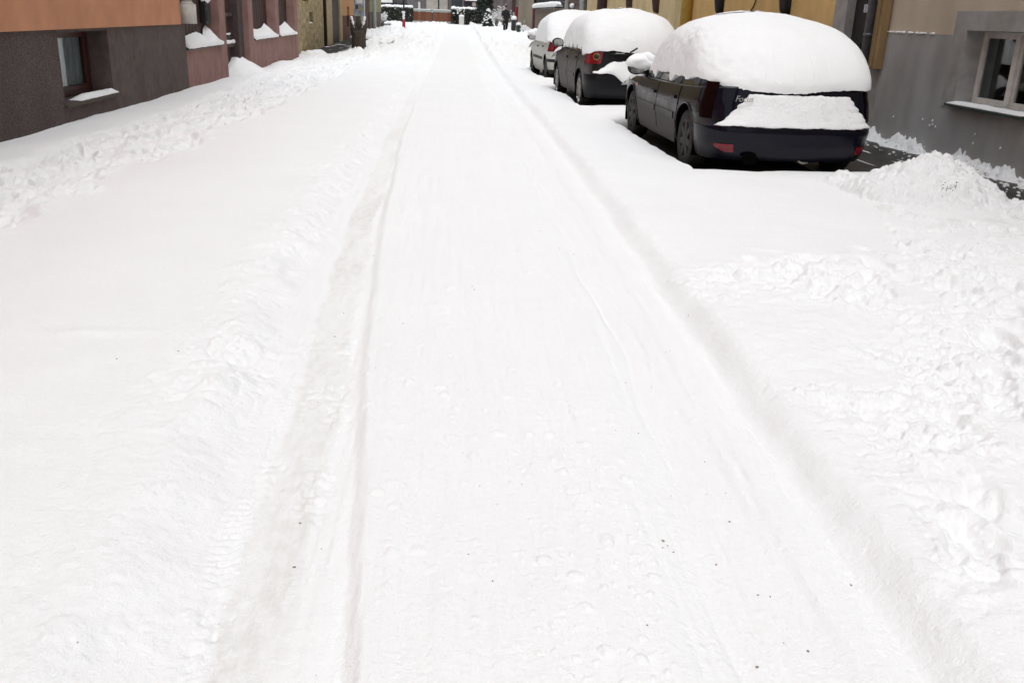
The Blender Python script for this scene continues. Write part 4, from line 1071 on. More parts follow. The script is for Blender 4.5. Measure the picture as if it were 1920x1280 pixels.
def garden_wall():
    w = empty('garden_wall', (-4.62, 17.03, 0), 0, 'low pink garden wall with brown slat panels and snowy coping between house and gate', 'garden wall')
    def b(mb, n, m, par=None, sm=False):
        o = mb.build(n, m, par or w, sm)
        if par is None: o.location = (4.62, -17.03, 0)
        return o
    b(MB().box(-4.9, -4.62, 17.03, 19.52, -.4, .64), 'base_wall', M['pink'])
    b(MB().box(-4.93, -4.615, 19.52, 20.05, -.4, 2.2, .008), 'pillar', M['pink'])
    c = b(MB().box(-4.92, -4.575, 17.032, 19.66, .642, .672, .004), 'coping', M['copinggreen'])
    cs = coping_snow(c, 17.04, 19.60, ((17, .80), (17.6, .84), (18.3, .90), (18.55, .915), (18.8, .84), (18.98, .79), (19.05, .97), (19.25, 1.03), (19.40, .95), (19.6, .75)), 1)
    cs.location = (0, 0, 0)
    b(slats(17.03, 19.52, -4.86, .674, 2.3), 'slat_panel', M['brownwood'])
    # second stretch beyond the gate
    w2 = empty('garden_wall', (-4.62, 22.3, 0), 0, 'low pink garden wall with two snowy copings beyond the brown gate', 'garden wall')
    def b2(mb, n, m, sm=False):
        o = mb.build(n, m, w2, sm); o.location = (4.62, -22.3, 0); return o
    b2(MB().box(-4.9, -4.62, 22.76, 28.7, -.4, .65), 'base_wall', M['pink'])
    for (y0, y1) in ((22.25, 22.76), (25.66, 26.14), (28.70, 29.2)):
        z0 = -.4 if y0 < 25 or y0 > 28 else .66
        b2(MB().box(-4.93, -4.614, y0, y1, z0, 2.3, .008), 'pillar', M['pink'])
    for k, (y0, y1, rg) in enumerate(((22.77, 25.80, ((22.7, .88), (23.6, .90), (24.2, .86), (24.8, .90), (25.15, 1.0), (25.4, .93), (25.7, .72))), (26.10, 28.88, ((26.1, .90), (27.4, .90), (27.9, .96), (28.2, 1.02), (28.5, .9), (28.8, .73))))):
        c = b2(MB().box(-4.92, -4.575, y0 - .1 * k + .02, y1, .652, .682, .004), 'coping', M['copinggreen'])
        cs = coping_snow(c, y0 + .02, y1 - .06, rg, 4 + k)
        b2(slats(y0, y1 - .12 * (1 - k), -4.86, .684, 2.3), 'slat_panel', M['brownwood'])
    # gate between the walls
    g = empty('garden_gate', (-4.8, 20.06, 0), 0, 'dark brown wooden garden gate with snow on its cross rail', 'gate')
    def b3(mb, n, m, par=None, sm=False):
        o = mb.build(n, m, par or g, sm)
        if par is None: o.location = (4.8, -20.06, 0)
        return o
    b3(slats(20.15, 21.75, -4.93, .05, 2.3, .135), 'board_panel', M['gatewood'])
    f = MB(); f.box(-4.90, -4.84, 20.07, 20.16, .0, 2.3, .006); f.box(-4.90, -4.84, 20.16, 21.78, .54, .62, .006); f.box(-4.90, -4.86, 20.16, 21.78, .72, .76, .004)
    for i in range(9): f.box(-4.905, -4.88, 20.2 + i * .18, 20.25 + i * .18, .62, .72)
    f.box(-4.90, -4.84, 20.16, 21.78, 1.18, 1.25, .006)
    b3(f, 'gate_frame', M['gatewood'])
    b3(MB().box(-4.95, -4.74, 21.78, 22.24, -.2, 2.3, .01), 'gate_post', M['postgrey'])
    hd = MB(); hd.tube([(-4.83, 20.30, 1.02), (-4.78, 20.30, 1.02), (-4.78, 20.42, 1.02)], .018, 8); hd.box(-4.845, -4.83, 20.24, 20.34, .92, 1.18); b3(hd, 'handle', M['rimsilver'])
    s = MB(); rng = random.Random(3)
    for i in range(26):
        y = 20.45 + 1.3 * i / 25; s.blob((-4.865, y, .64 + .012 * rng.random()), (.045, .05, .028 + .02 * rng.random()), 2, .3, i)
    for i in range(7): s.blob((-4.85, 20.12 + rng.random() * .08, .63 + i * .03), (.03, .04, .03), 2, .3, i)
    for i in range(9): s.blob((-4.835, 20.15 + rng.random() * .05, 1.0 + i * .035), (.018, .03, .03), 2, .3, i + 40)
    for i in range(12): s.blob((-4.90, 20.5 + i * .1, .80 + .02 * rng.random()), (.02, .05, .018 + .02 * rng.random()), 2, .4, i + 60)
    tag(b3(s, 'gate_snow', M['snow'], None, True), kind='stuff')
    # snow drift filling the gateway corner
    rng = random.Random(5); nx, ny = 36, 50; v = []
    for j in range(ny):
        y = 19.8 + 3.6 * j / (ny - 1)
        for i in range(nx):
            x = -4.95 + 1.25 * i / (nx - 1)
            pk = .36 * math.exp(-((y - 22.0) / (.62 if y < 22 else .30)) ** 2) * (max(0, 1 - (x + 4.8) / .75) ** 1.2 if x > -4.8 else 1)
            pk += .10 * math.exp(-((y - 20.9) / .7) ** 2) * max(0, 1 - (x + 4.8) / .8)
            v.append((x, y, -.02 - .30 * ss(-4.35, -3.75, x) - .2 * ss(.5, 0, y - 19.8) - .2 * ss(22.7, 23.4, y) + pk + .018 * noise.noise(Vector((x * 5, y * 5, 1))) + .01 * noise.noise(Vector((x * 16, y * 16, 1)))))
    o = mesh('snow_drift', v, grid_faces(ny, nx, 0, False), M['snow'], None, True)
    tag(o, 'pointed snow drift blown into the brown gateway against its post', 'snow drift')
    # letterbox hung on the slats
    lb = empty('letterbox', (-4.80, 19.2, 1.05), 0, 'black metal letterbox with a cap of snow on the slat panel', 'letterbox')
    m = MB(); m.box(-.045, .06, -.20, .20, 0, .42, .01); m.box(.05, .075, -.17, .17, .30, .33); m.build('box', M['blackmetal'], lb)
    m = MB(); m.box(.062, .072, -.15, .15, .05, .25, .004); m.build('door', M['black'], lb)
    m = MB(); m.blob((.005, 0, .45), (.10, .25, .085), 3, .18, 2); m.build('snow_cap', M['snow'], lb, True)

def stone_house():
    h = empty('stone_house', (-4.88, 29.3, 0), 0, 'old house of mottled yellow stone with small square vents beside the pink wall', 'house')
    def b(mb, n, m, sm=False):
        o = mb.build(n, m, h, sm); o.location = (4.88, -29.3, 0); return o
    holes = [(32.1, 33.4, 1.60, 1.78), (33.35, 34.35, .90, 1.27)]
    v = MB(); wall(v, -4.88, -5.3, 29.21, 37.0, -.5, 6.2, holes)
    b(v, 'stone_wall', M['stone'])
    b(wall(MB(), -4.88, -5.3, 38.1, 39.7, -.5, 6.2), 'end_wall', M['stonesmooth'])
    b(wall(MB(), -5.0, -5.3, 37.0, 38.1, -.5, 6.2), 'recess_wall', M['stonesmooth'])
    b(MB().box(-5.28, -5.12, 31.8, 34.6, .8, 1.9), 'vent', M['dark'])
    b(MB().box(-5.05, -4.86, 33.36, 34.34, .87, .90).box(-4.98, -4.92, 33.8, 33.86, .9, 1.27), 'vent_bars', M['stonesmooth'])
    s = MB()
    for i in range(6): s.blob((-4.93, 33.55 + i * .12, .915), (.05, .10, .025), 2, .3, i)
    b(s, 'vent_snow', M['snow'], True)
    b(MB().tube([(-4.90, 37.5, -.1), (-4.90, 37.5, 6)], .075, 12), 'downpipe', M['black'], True)
    b(MB().box(-5.02, -4.93, 39.72, 42.3, -.4, 2.6), 'wooden_door', M['darkdoor'])
    b(MB().box(-5.3, -4.86, 42.3, 43.1, -.4, 6.2), 'end_pillar', M['stonesmooth'])
    b(MB().box(-5.3, -4.95, 39.7, 42.3, 2.6, 6.2), 'lintel_wall', M['stonesmooth'])
    b(MB().box(-11, -5.32, 29.3, 43.1, -.4, 6.2), 'rear_block', M['room'])
    rf = MB(); rf.add([(-4.6, 29, 6.2), (-4.6, 43.2, 6.2), (-8, 43.2, 8.5), (-8, 29, 8.5), (-11, 29, 6.2), (-11, 43.2, 6.2)], [(0, 1, 2, 3), (3, 2, 5, 4), (1, 5, 2), (0, 3, 4), (0, 4, 5, 1)])
    b(rf, 'roof', M['rooftile'])
    h2 = empty('ochre_orange_house', (-4.9, 43.2, 0), 0, 'orange house with rust-brown plinth and narrow niche behind the forked stump', 'house')
    def c(mb, n, m, sm=False):
        o = mb.build(n, m, h2, sm); o.location = (4.9, -43.2, 0); return o
    c(wall(MB(), -4.88, -5.3, 43.12, 49.2, 1.12, 6, [(45.2, 46.2, 1.12, 1.5)]), 'upper_wall', M['orange2'])
    c(wall(MB(), -4.90, -5.28, 43.12, 49.2, -.4, 1.118, [(45.2, 46.2, .62, 1.118)]), 'plinth_wall', M['rust'])
    c(MB().box(-5.24, -5.1, 45.0, 46.4, .5, 1.7), 'niche', M['rust'])
    c(MB().box(-11, -5.32, 43.12, 49.2, -.4, 6), 'rear_block', M['room'])
    # stump and notice board
    st = empty('tree_stump', (-3.53, 36.5, -.05), 0, 'dark forked tree stump with snow lodged in both forks beside the stone house', 'tree stump')
    m = MB(); m.tube([(0, 0, -.1), (0, 0, .25), (.01, 0, .62), (.0, 0, .72)], [.30, .27, .26, .22], 14)
    m.tube([(-.08, 0, .45), (-.17, 0, .8), (-.25, 0, 1.12)], [.18, .14, .06], 10)
    m.tube([(.08, 0, .45), (.18, 0, .8), (.25, .02, 1.12)], [.18, .14, .06], 10)
    m.tube([(.0, .05, .5), (.0, .06, .95), (-.02, .05, 1.22)], [.16, .10, .07], 10)
    m.build('trunk', M['bark'], st, True)
    s = MB()
    for sd in (-1, 1):
        for i in range(10):
            t = i / 9; s.blob((sd * (.245 - .13 * t), -.05, 1.17 - .50 * t), (.045 + .02 * math.sin(i * 2.3), .07, .05), 2, .5, i + 20)
    s.build('fork_snow', M['snow'], st, True)
    nb = empty('notice_board', (-3.66, 38.2, 0), 0, 'blue-grey notice board with pale and dark posters standing behind the forked stump', 'notice board')
    m = MB(); m.box(-.19, .20, -.03, .03, 1.16, 2.35, .01); m.build('board', M['signblue'], nb)
    m = MB(); m.box(-.03, .03, .0, .05, -.2, 1.2); m.build('post', M['black'], nb)
    m = MB(); m.box(-.12, .14, -.042, -.034, 1.62, 2.2); m.build('poster', M['poster3'], nb)
    m = MB(); m.box(-.14, -.02, -.042, -.034, 1.42, 1.58); m.build('poster', M['poster1'], nb)
    m = MB(); m.box(.0, .14, -.042, -.034, 1.36, 1.50); m.build('poster', M['poster2'], nb)
    # far left yard
    y = empty('olive_shed', (-4.9, 50, 0), 0, 'dark boarded shed with olive upper wall and grey pipe farther along on the left', 'shed')
    def d(mb, n, mm, sm=False):
        o = mb.build(n, mm, y, sm); o.location = (4.9, -50, 0); return o
    d(wall(MB(), -4.95, -5.4, 49.3, 57.5, -.4, 4), 'dark_wall', M['brownwood'])
    d(wall(MB(), -4.86, -5.4, 57.5, 66, -.4, 1.28), 'lower_wall', M['brownwall'])
    d(wall(MB(), -4.84, -5.4, 57.5, 66, 1.282, 4), 'upper_wall', M['olive'])
    d(MB().tube([(-4.76, 59, .1), (-4.76, 59, 4)], .13, 12), 'downpipe', M['galv'], True)
    d(MB().tube([(-4.78, 51.5, .1), (-4.78, 51.5, 4)], .16, 12), 'white_post', M['whitepipe'], True)
    d(MB().box(-11, -5.42, 49.3, 66, -.4, 4), 'rear_block', M['room'])

# ------------------------------------------------------------------ right side of the street
def grey_house():
    h = empty('grey_house', (5.95, 9, 0), 0, 'house with grey lower wall, tan upper wall and a white-framed ground-floor window', 'house')
    def b(mb, n, m, sm=False):
        o = mb.build(n, m, h, sm); o.location = (-5.95, -9, 0); return o
    hole = (9.42, 10.88, .62, 1.43)
    b(wall(MB(), 5.95, 6.35, -14, 13.0, -.5, 1.37, [hole, (9.13, 11.17, .56, 1.37)]), 'lower_wall', M['grey'])
    b(wall(MB(), 5.962, 6.35, -14, 13.0, 1.372, 6.8, [(9.13, 11.17, 1.372, 1.64)]), 'upper_wall', M['tan'])
    b(wall(MB(), 5.938, 6.35, 9.13, 11.17, .56, 1.64, [hole]), 'window_surround', M['greyframe'])
    led = MB()
    for (y0, y1) in ((12.45, 12.92), (11.95, 12.4), (11.3, 11.75)): led.box(5.935, 5.97, y0, y1, 1.366, 1.378)
    s = MB(); rng = random.Random(4)
    for i in range(18): s.blob((5.945, 12.9 - i * .06 * (1 + .3 * rng.random()), 1.378), (.014, .045, .010 + .008 * rng.random()), 2, .4, i)
    b(s, 'ledge_snow', M['snow'], True)
    b(MB().box(6.75, 14, -14, 13.0, -.5, 6.8).box(6.352, 6.75, -14, 8.9, -.5, 6.8).box(6.352, 6.75, 11.3, 13.0, -.5, 6.8).box(6.352, 6.75, 8.9, 11.3, 1.75, 6.8).box(6.352, 6.75, 8.9, 11.3, -.5, .4), 'rear_block', M['dark'])
    rf = MB(); rf.add([(5.5, -14.3, 6.8), (5.5, 13.1, 6.8), (10, 13.1, 9.5), (10, -14.3, 9.5), (14.3, -14.3, 6.8), (14.3, 13.1, 6.8)], [(0, 3, 2, 1), (3, 4, 5, 2), (1, 2, 5), (0, 4, 3), (0, 1, 5, 4)])
    b(rf, 'roof', M['rooftile'])
    # two-light window set 20 cm into the wall
    w = MB(); X0, X1 = 6.15, 6.21; f = .032
    y0, y1, z0, z1 = hole; y0 += .005; y1 -= .005; z0 += .004; z1 -= .004
    w.box(X0, X1, y0, y0 + f, z0, z1, .005); w.box(X0, X1, y1 - f, y1, z0, z1, .005)
    w.box(X0, X1, y0 + f, y1 - f, z0, z0 + f, .005); w.box(X0, X1, y0 + f, y1 - f, z1 - f, z1, .005)
    w.box(X0 - .015, X1, 10.10, 10.19, z0 + f, z1 - f, .005)
    win = b(w, 'window', M['winframe'])
    for (a, c) in ((y0 + f, 10.10), (10.19, y1 - f)):
        s = MB(); k = .040
        s.box(X0 + .012, X1 - .01, a, a + k, z0 + f, z1 - f, .004); s.box(X0 + .012, X1 - .01, c - k, c, z0 + f, z1 - f, .004)
        s.box(X0 + .012, X1 - .01, a + k, c - k, z0 + f, z0 + f + k, .004); s.box(X0 + .012, X1 - .01, a + k, c - k, z1 - f - k, z1 - f, .004)
        so = s.build('sash', M['winframe'], win)
        g = MB(); g.box(X0 + .03, X0 + .036, a + k - .005, c - k + .005, z0 + f + k - .005, z1 - f - k + .005); g.build('pane', M['glass'], win)
    s = MB(); s.box(5.845, 6.15, 9.36, 10.93, .578, .612, .008); sl = s.build('sill', M['sill'], win)
    n = 60; v = []
    for j, (xx, zz) in enumerate(((5.855, .613), (5.862, .632), (5.93, .645), (6.05, .640), (6.12, .616))):
        for i in range(n):
            y = 9.38 + 1.52 * i / (n - 1); k = min(1, (i + .01) / 4, (n - 1 - i + .01) / 4) ** .6
            v.append((xx + .006 * noise.noise(Vector((y * 9, j, 0))), y, .613 + (zz - .613) * k * (1 + .35 * noise.noise(Vector((y * 6, j * .5, 2))))))
    mesh('sill_snow', v, grid_faces(5, n, 0, False), M['snow'], sl, True)

def ochre_house():
    h = empty('ochre_house', (5.95, 13.1, 0), 0, 'ochre house with a dark numbered door behind the navy hatchback', 'house')
    def b(mb, n, m, par=None, sm=False):
        o = mb.build(n, m, par or h, sm)
        if par is None: o.location = (-5.95, -13.1, 0)
        return o
    b(wall(MB(), 5.95, 6.35, 14.88, 23.7, -.5, 6.8), 'front_wall', M['ochre'])
    b(wall(MB(), 5.95, 6.35, 13.002, 13.52, -.5, 6.8), 'door_side_wall', M['greyframe'])
    b(wall(MB(), 5.925, 6.35, 14.40, 14.86, -.5, 6.8), 'door_frame', M['greyframe'])
    b(wall(MB(), 6.0, 6.35, 13.52, 14.40, 2.6, 6.8), 'lintel_wall', M['ochre'])
    d = b(MB().box(6.06, 6.12, 13.52, 14.40, -.3, 2.6).box(6.045, 6.06, 13.6, 13.9, .1, 1.2, .004).box(6.045, 6.06, 14.0, 14.3, .1, 1.2, .004), 'door', M['darkdoor'])
    p = MB(); p.box(6.030, 6.044, 13.89, 14.03, 1.63, 1.74, .004); p.build('number_plate', M['poster3'], d)
    cu = bpy.data.curves.new('house_number', 'FONT'); cu.body = '2'; cu.size = .11; cu.extrude = .002
    to = bpy.data.objects.new('tmp', cu); C.objects.link(to); dg = bpy.context.evaluated_depsgraph_get()
    me = bpy.data.meshes.new_from_object(to.evaluated_get(dg)); bpy.data.objects.remove(to)
    me.materials.clear(); me.materials.append(M['greypipe'])
    no = link(bpy.data.objects.new('house_number', me), d); no.location = (6.027, 13.99, 1.645); no.rotation_euler = (R(90), 0, R(-90))
    b(MB().box(5.84, 5.948, 12.93, 13.17, .88, 6.7, .01).box(5.825, 5.84, 13.02, 13.08, .885, 6.7, .005), 'cable_duct', M['ochrestrip'])
    pp = MB(); pp.tube([(5.87, 13.37, -.2), (5.87, 13.37, 6.7)], .065, 16)
    for z in (1.30, 2.9): pp.tube([(5.87, 13.37, z), (5.87, 13.37, z + .05)], .072, 16)
    b(pp, 'downpipe', M['greypipe'], None, True)
    br = None
    for yy in (21.3, 17.02):
        m = MB(); m.tube([(5.87, yy, 1.60), (5.87, yy, 1.66), (5.86, yy, 1.80), (5.83, yy, 2.15)], [.055, .085, .10, .12], 14); m.box(5.90, 5.95, yy - .1, yy + .1, 1.58, 2.2)
        b(m, 'wall_bracket', M['blackmetal'], None, True)
    b(MB().tube([(5.94, 19.5, 1.5), (5.93, 19.0, 1.75), (5.94, 18.6, 2.3)], .012, 6), 'cable', M['black'])
    b(MB().box(6.37, 14, 13.05, 23.9, -.5, 6.8), 'rear_block', M['room'])
    rf = MB(); rf.add([(5.5, 13.12, 6.8), (5.5, 24, 6.8), (10, 24, 9.5), (10, 13.12, 9.5), (14.3, 13.12, 6.8), (14.3, 24, 6.8)], [(0, 3, 2, 1), (3, 4, 5, 2), (1, 2, 5), (0, 4, 3), (0, 1, 5, 4)])
    b(rf, 'roof', M['rooftile'])

def pale_house():
    h = empty('pale_yellow_house', (5.95, 24, 0), 0, 'pale yellow house with a bright yellow downpipe behind the black parked car', 'house')
    def b(mb, n, m, sm=False):
        o = mb.build(n, m, h, sm); o.location = (-5.95, -24, 0); return o
    b(MB().tube([(5.84, 24.15, -.2), (5.84, 24.15, 6.6)], .15, 16), 'downpipe', M['yellow'], True)
    b(wall(MB(), 5.93, 6.35, 24.4, 25.2, -.5, 6.6), 'pilaster', M['greyframe'])
    b(wall(MB(), 5.96, 6.35, 23.72, 24.4, -.5, 6.6), 'corner_wall', M['ochre'])
    b(wall(MB(), 5.95, 6.35, 25.2, 43.3, -.5, 6.6), 'front_wall', M['pale'])
    b(MB().tube([(5.80, 37.8, -.2), (5.80, 37.8, 6.6)], .22, 14), 'drain_pipe', M['brownwood'], True)
    for yy in (28.1, 32.4):
        m = MB(); m.tube([(5.87, yy, 1.62), (5.87, yy, 1.72), (5.86, yy, 1.9), (5.84, yy, 2.3)], [.05, .09, .11, .13], 12); m.box(5.9, 5.95, yy - .1, yy + .1, 1.6, 2.3)
        b(m, 'wall_bracket', M['brownpost'], True)
    b(MB().box(6.37, 14, 24, 43.3, -.5, 6.6), 'rear_block', M['room'])
    rf = MB(); rf.add([(5.5, 24.05, 6.6), (5.5, 43.5, 6.6), (10, 43.5, 9.2), (10, 24.05, 9.2), (14.3, 24.05, 6.6), (14.3, 43.5, 6.6)], [(0, 3, 2, 1), (3, 4, 5, 2), (1, 2, 5), (0, 4, 3), (0, 1, 5, 4)])
    b(rf, 'roof', M['rooftile'])
    g = empty('yard_gate', (5.95, 44, 0), 0, 'dark boarded yard gate with green-grey post beyond the pale yellow house', 'gate')
    def c(mb, n, m, sm=False):
        o = mb.build(n, m, g, sm); o.location = (-5.95, -44, 0); return o
    c(slats(44.0, 51.0, 6.0, .1, 2.4, .2), 'board_panel', M['brownwall'])
    c(MB().tube([(5.92, 44.6, 0), (5.92, 44.6, 3)], .14, 12), 'gate_post', M['galv'], True)
    c(MB().box(5.85, 6.05, 50.7, 51.2, 0, 2.3), 'gate_post', M['greyframe'])
    s = MB(); s.blob((5.85, 48.0, 1.95), (.12, .4, .10), 2, .2, 3); c(s, 'gate_snow', M['snow'], True)
    f = empty('boundary_fence', (5.95, 51.3, 0), 0, 'brown board fence topped by tiles under scalloped snow behind the white car', 'fence')
    def d(mb, n, m, sm=False):
        o = mb.build(n, m, f, sm); o.location = (-5.95, -51.3, 0); return o
    d(slats(51.3, 71, 5.98, .1, 1.86, .3), 'board_panel', M['weathered2'])
    d(MB().box(5.72, 6.2, 54.8, 71, 1.86, 1.92), 'tile_cap', M['black'])
    d(MB().box(5.75, 6.2, 51.3, 54.8, 2.2, 2.27), 'tile_cap', M['black'])
    s = MB()
    for i in range(9): s.blob((5.92, 55.9 + i * 1.75, 2.05), (.28, 1.0, .20), 2, .14, i)
    s.box(5.74, 6.16, 54.9, 70.9, 1.92, 1.99)
    s.blob((5.95, 53, 2.36), (.27, 1.9, .13), 2, .1, 30)
    d(s, 'cap_snow', M['snow'], True)
    b2 = empty('weathered_barn', (5.95, 72, 0), 0, 'weathered grey-brown boarded barn end with dark red edges at the far right', 'barn')
    def e(mb, n, m, sm=False):
        o = mb.build(n, m, b2, sm); o.location = (-5.95, -72, 0); return o
    e(slats(72.2, 89, 5.95, .1, 5, .5), 'board_wall', M['weathered'])
    e(MB().box(5.85, 6.05, 71.2, 72.15, .2, 2.0), 'edge_board', M['trim'])
    e(MB().box(5.70, 5.90, 89.0, 90.4, .9, 2.1), 'red_board', M['redpaint'])
    e(MB().box(6.1, 12, 71.2, 90, .1, 5), 'rear_block', M['room'])
    bl = MB()
    for i in range(3): bl.box(5.86, 5.93, 80 + i * .2, 80.15 + i * .2, .6, .95)
    e(MB().box(5.80, 5.93, 78.6, 79.6, .85, 1.1, .01), 'wall_box', M['galv'])

# ------------------------------------------------------------------ pavement, heap, loose snow
def pavement():
    v = []; ny = 220; nx = 14
    for j in range(ny):
        y = 3.0 + 20 * j / (ny - 1)
        for i in range(nx):
            x = 3.9 + 2.2 * i / (nx - 1); v.append((x, y, -.055 + .006 * noise.noise(Vector((x * 2, y * 2, 1))) + .003 * noise.noise(Vector((x * 9, y * 9, 1)))))
    o = mesh('pavement', v, grid_faces(ny, nx, 0, False), M['asphalt'], None, True)
    tag(o, 'swept wet dark pavement beside the grey house', 'pavement', kind='structure')
    s = MB(); rng = random.Random(8)
    for i in range(12):                                       # thin trodden streaks left by the shovel
        y = rng.uniform(8.8, 13.4); x = rng.uniform(4.7, 5.4)
        s.blob((x, y, -.05), (rng.uniform(.008, .022), rng.uniform(.10, .40), .006), 2, .6, i)
    o = s.build('snow_streaks', M['snow2'], None, True); tag(o, 'thin streaks of trodden snow left on the dark pavement', 'snow streaks', kind='stuff')
    ys = np.linspace(7.6, 14.0, 620); xs = np.linspace(0, 1, 34)
    T, Y = np.meshgrid(xs, ys); t, y = T.ravel(), Y.ravel(); x = 5.50 + .452 * t
    prof = np.clip(.09 + .12 * fbm(y * 1.3, y * 0, 400, 3), .01, .2)
    h = prof * ss(.38 + .22 * perlin(y * 2.2, y * 0, 403), 1.0, t) ** 1.3
    h = h * (1 + .5 * fbm(x * 9, y * 9, 405, 3)) - .015
    wq = ss(.0, .03, h)
    h = h + wq * (.6 * lumps(x, y, .075, 407, .7, .15, .6) + .8 * lumps(x, y, .038, 411, .8, .2, .6) + .02 * fbm(x * 22, y * 22, 415, 3))
    ms = mesh('snow_ridge', np.stack([x, y, -.06 + h], -1), grid_faces(620, 34, 0, False), M['snow2'], None, True)
    tag(ms, 'ragged ridge of shovelled snow lying along the foot of the grey wall', 'snow ridge')
    s = MB()
    for i in range(170):
        y = rng.uniform(8.2, 13.6); dn = .5 + .5 * noise.noise(Vector((y * 1.4, 3, 0)))
        if rng.random() > .35 + dn: continue
        h = abs(rng.gauss(0, .05)); r = rng.uniform(.005, .016) if rng.random() < .9 else rng.uniform(.016, .028)
        s.blob((5.93 - rng.random() * .55, y, -.05 + h * (rng.random() < .3)), (r * 1.1, r * rng.uniform(.8, 1.9), r * rng.uniform(.7, 1.1)), 1, .6, i)
    o = s.build('snow_crumbs', M['snow2'], None, True); tag(o, 'loose snow crumbs scattered on the swept pavement below the grey wall', 'snow crumbs', kind='stuff')
    s = MB()
    for (y, z) in ((12.35, .30), (11.55, .35), (11.35, .30), (11.28, .32), (11.2, .30), (11.3, .36), (10.3, .32), (10.3, .22), (9.75, .24)):
        s.blob((5.945, y, z), (.010, .013, .016), 2, .6, int(y * 90))
    o = s.build('snow_splashes', M['snow2'], None, True); tag(o, 'small snow splashes stuck to the lower grey wall', 'snow splashes', kind='stuff')

def snow_pile():
    xs = np.linspace(3.3, 5.45, 230); ys = np.linspace(6.9, 9.2, 230)
    X, Y = np.meshgrid(xs, ys); x, y = X.ravel(), Y.ravel()
    base = 0.02 + 0 * x
    cx = 4.38 + .05 * fbm(x, y, 300, 2)
    d1 = np.hypot((x - cx) / np.where(x > cx, .64, 1.0), (y - 8.05) / .80)
    dome = .44 * np.clip(1 - d1, 0, 1) ** .85
    d2 = np.hypot((x - 3.85) / .5, (y - 8.5) / .5); dome = np.maximum(dome, .16 * np.clip(1 - d2, 0, 1))
    d3 = np.hypot((x - 4.75) / .45, (y - 7.35) / .5); dome = np.maximum(dome, .12 * np.clip(1 - d3, 0, 1))
    w = ss(0, .08, dome)
    z = base + dome - .06 + w * (.06 * fbm(x * 3, y * 3, 302, 4) + .5 * lumps(x, y, .12, 306, .6, .15, .5) + .7 * lumps(x, y, .06, 310, .8, .2, .6) + .7 * lumps(x, y, .03, 314, .8, .2, .6) + .012 * fbm(x * 16, y * 16, 318, 3))
    z = z - .25 * (1 - ss(0, .03, dome))
    v = np.stack([x, y, z], -1)
    o = mesh('snow_pile', v, grid_faces(230, 230, 0, False), M['snow2'], None, True)
    tag(o, 'lumpy shovelled snow heap between the navy car and the grey house', 'snow pile')
    s = MB(); rng = random.Random(12)
    for (xx, yy, n_, sp, r0) in ((4.2, 7.5, 26, .035, .008), (4.55, 7.75, 12, .12, .006), (4.4, 7.6, 10, .16, .006), (4.62, 7.9, 8, .09, .006)):
        for i in range(n_):
            px_, py_ = xx + rng.gauss(0, sp), yy + rng.gauss(0, sp)
            d = math.hypot((px_ - 4.38) / (.64 if px_ > 4.38 else 1.0), (py_ - 8.05) / .8)
            s.blob((px_, py_, .03 + .44 * max(0, 1 - d) ** .85 - .012), rng.uniform(.4, 1.2) * r0 * .8, 1, .4, i)
    o = s.build('soil_crumbs', M['grit'], None, True); tag(o, 'brown soil crumbs stuck in the shovelled snow heap', 'soil crumbs', kind='stuff')

GRIT = [(0.99, 3.82), (0.97, 3.81), (0.83, 3.44), (0.73, 3.48), (0.6, 2.97), (0.49, 1.85), (0.73, 1.73), (-0.41, 2.16), (0.12, 4.75), (0.06, 2.17), (0.1, 2.55), (-0.58, 8.63), (-0.61, 5.22), (0.05, 2.78), (0.62, 2.26), (0.63, 2.24), (0.64, 2.21), (0.61, 2.22), (0.75, 2.16), (0.82, 2.01), (0.85, 2.0), (0.82, 1.81), (0.89, 2.56), (0.85, 2.38), (0.61, 6.16), (0.61, 5.97), (0.58, 5.91), (0.7, 5.73), (0.74, 5.67), (0.15, 2.44), (0.12, 2.04), (-0.35, 2.25), (-0.43, 2.39), (-0.27, 3.88), (-0.3, 3.54), (-0.22, 4.14), (-0.5, 8.61), (-0.51, 8.43), (0.79, 5.69), (0.87, 1.78), (0.88, 2.78), (0.69, 2.99), (-1.11, 3.61), (-1.33, 3.53), (-0.83, 1.78), (1.64, 5.05), (1.2, 4.33), (0.84, 9.81), (0.85, 9.44), (0.13, 4.7), (-0.62, 11.86), (1.09, 2.05), (-0.55, 12.48), (-0.47, 5.52), (-0.53, 4.42), (-0.53, 4.05), (-0.5, 3.27)]
def road_grit():
    s = MB(); rng = random.Random(21)
    pts = list(GRIT)
    for i in range(34): pts.append((rng.uniform(-.6, 1.05), 1.6 * math.exp(rng.random() * 2.0)))
    zz, _, _ = field(np.array([p[0] for p in pts]), np.array([p[1] for p in pts]))
    for i, (p, z) in enumerate(zip(pts, zz)):
        r = rng.uniform(.0014, .0036) * (1 if i < len(GRIT) else .5)
        s.blob((p[0], p[1], float(z) + r * .2), (r * rng.uniform(.8, 1.6), r * rng.uniform(.8, 1.8), r * .7), 1, .5, i)
    o = s.build('road_grit', M['grit'], None, True); tag(o, 'scattered brown grit and twig bits on the packed snow lane', 'grit', kind='stuff')

# ------------------------------------------------------------------ far end of the street
def leaf_cloud(rng, n, sample, size, up=.3):
    v = []; f = []
    for i in range(n):
        p = sample(rng); a, b = rng.uniform(0, 6.28), rng.uniform(-1.2, 1.2); s = size * rng.uniform(.5, 1.3)
        u = Vector((math.cos(a), math.sin(a), 0)); w = Vector((-math.sin(a) * math.sin(b), math.cos(a) * math.sin(b), math.cos(b)))
        p = Vector(p); k = len(v)
        v += [p - u * s - w * s * .6, p + u * s - w * s * .6, p + u * s * .7 + w * s, p - u * s * .5 + w * s * .8]; f.append((k, k + 1, k + 2, k + 3))
    return v, f

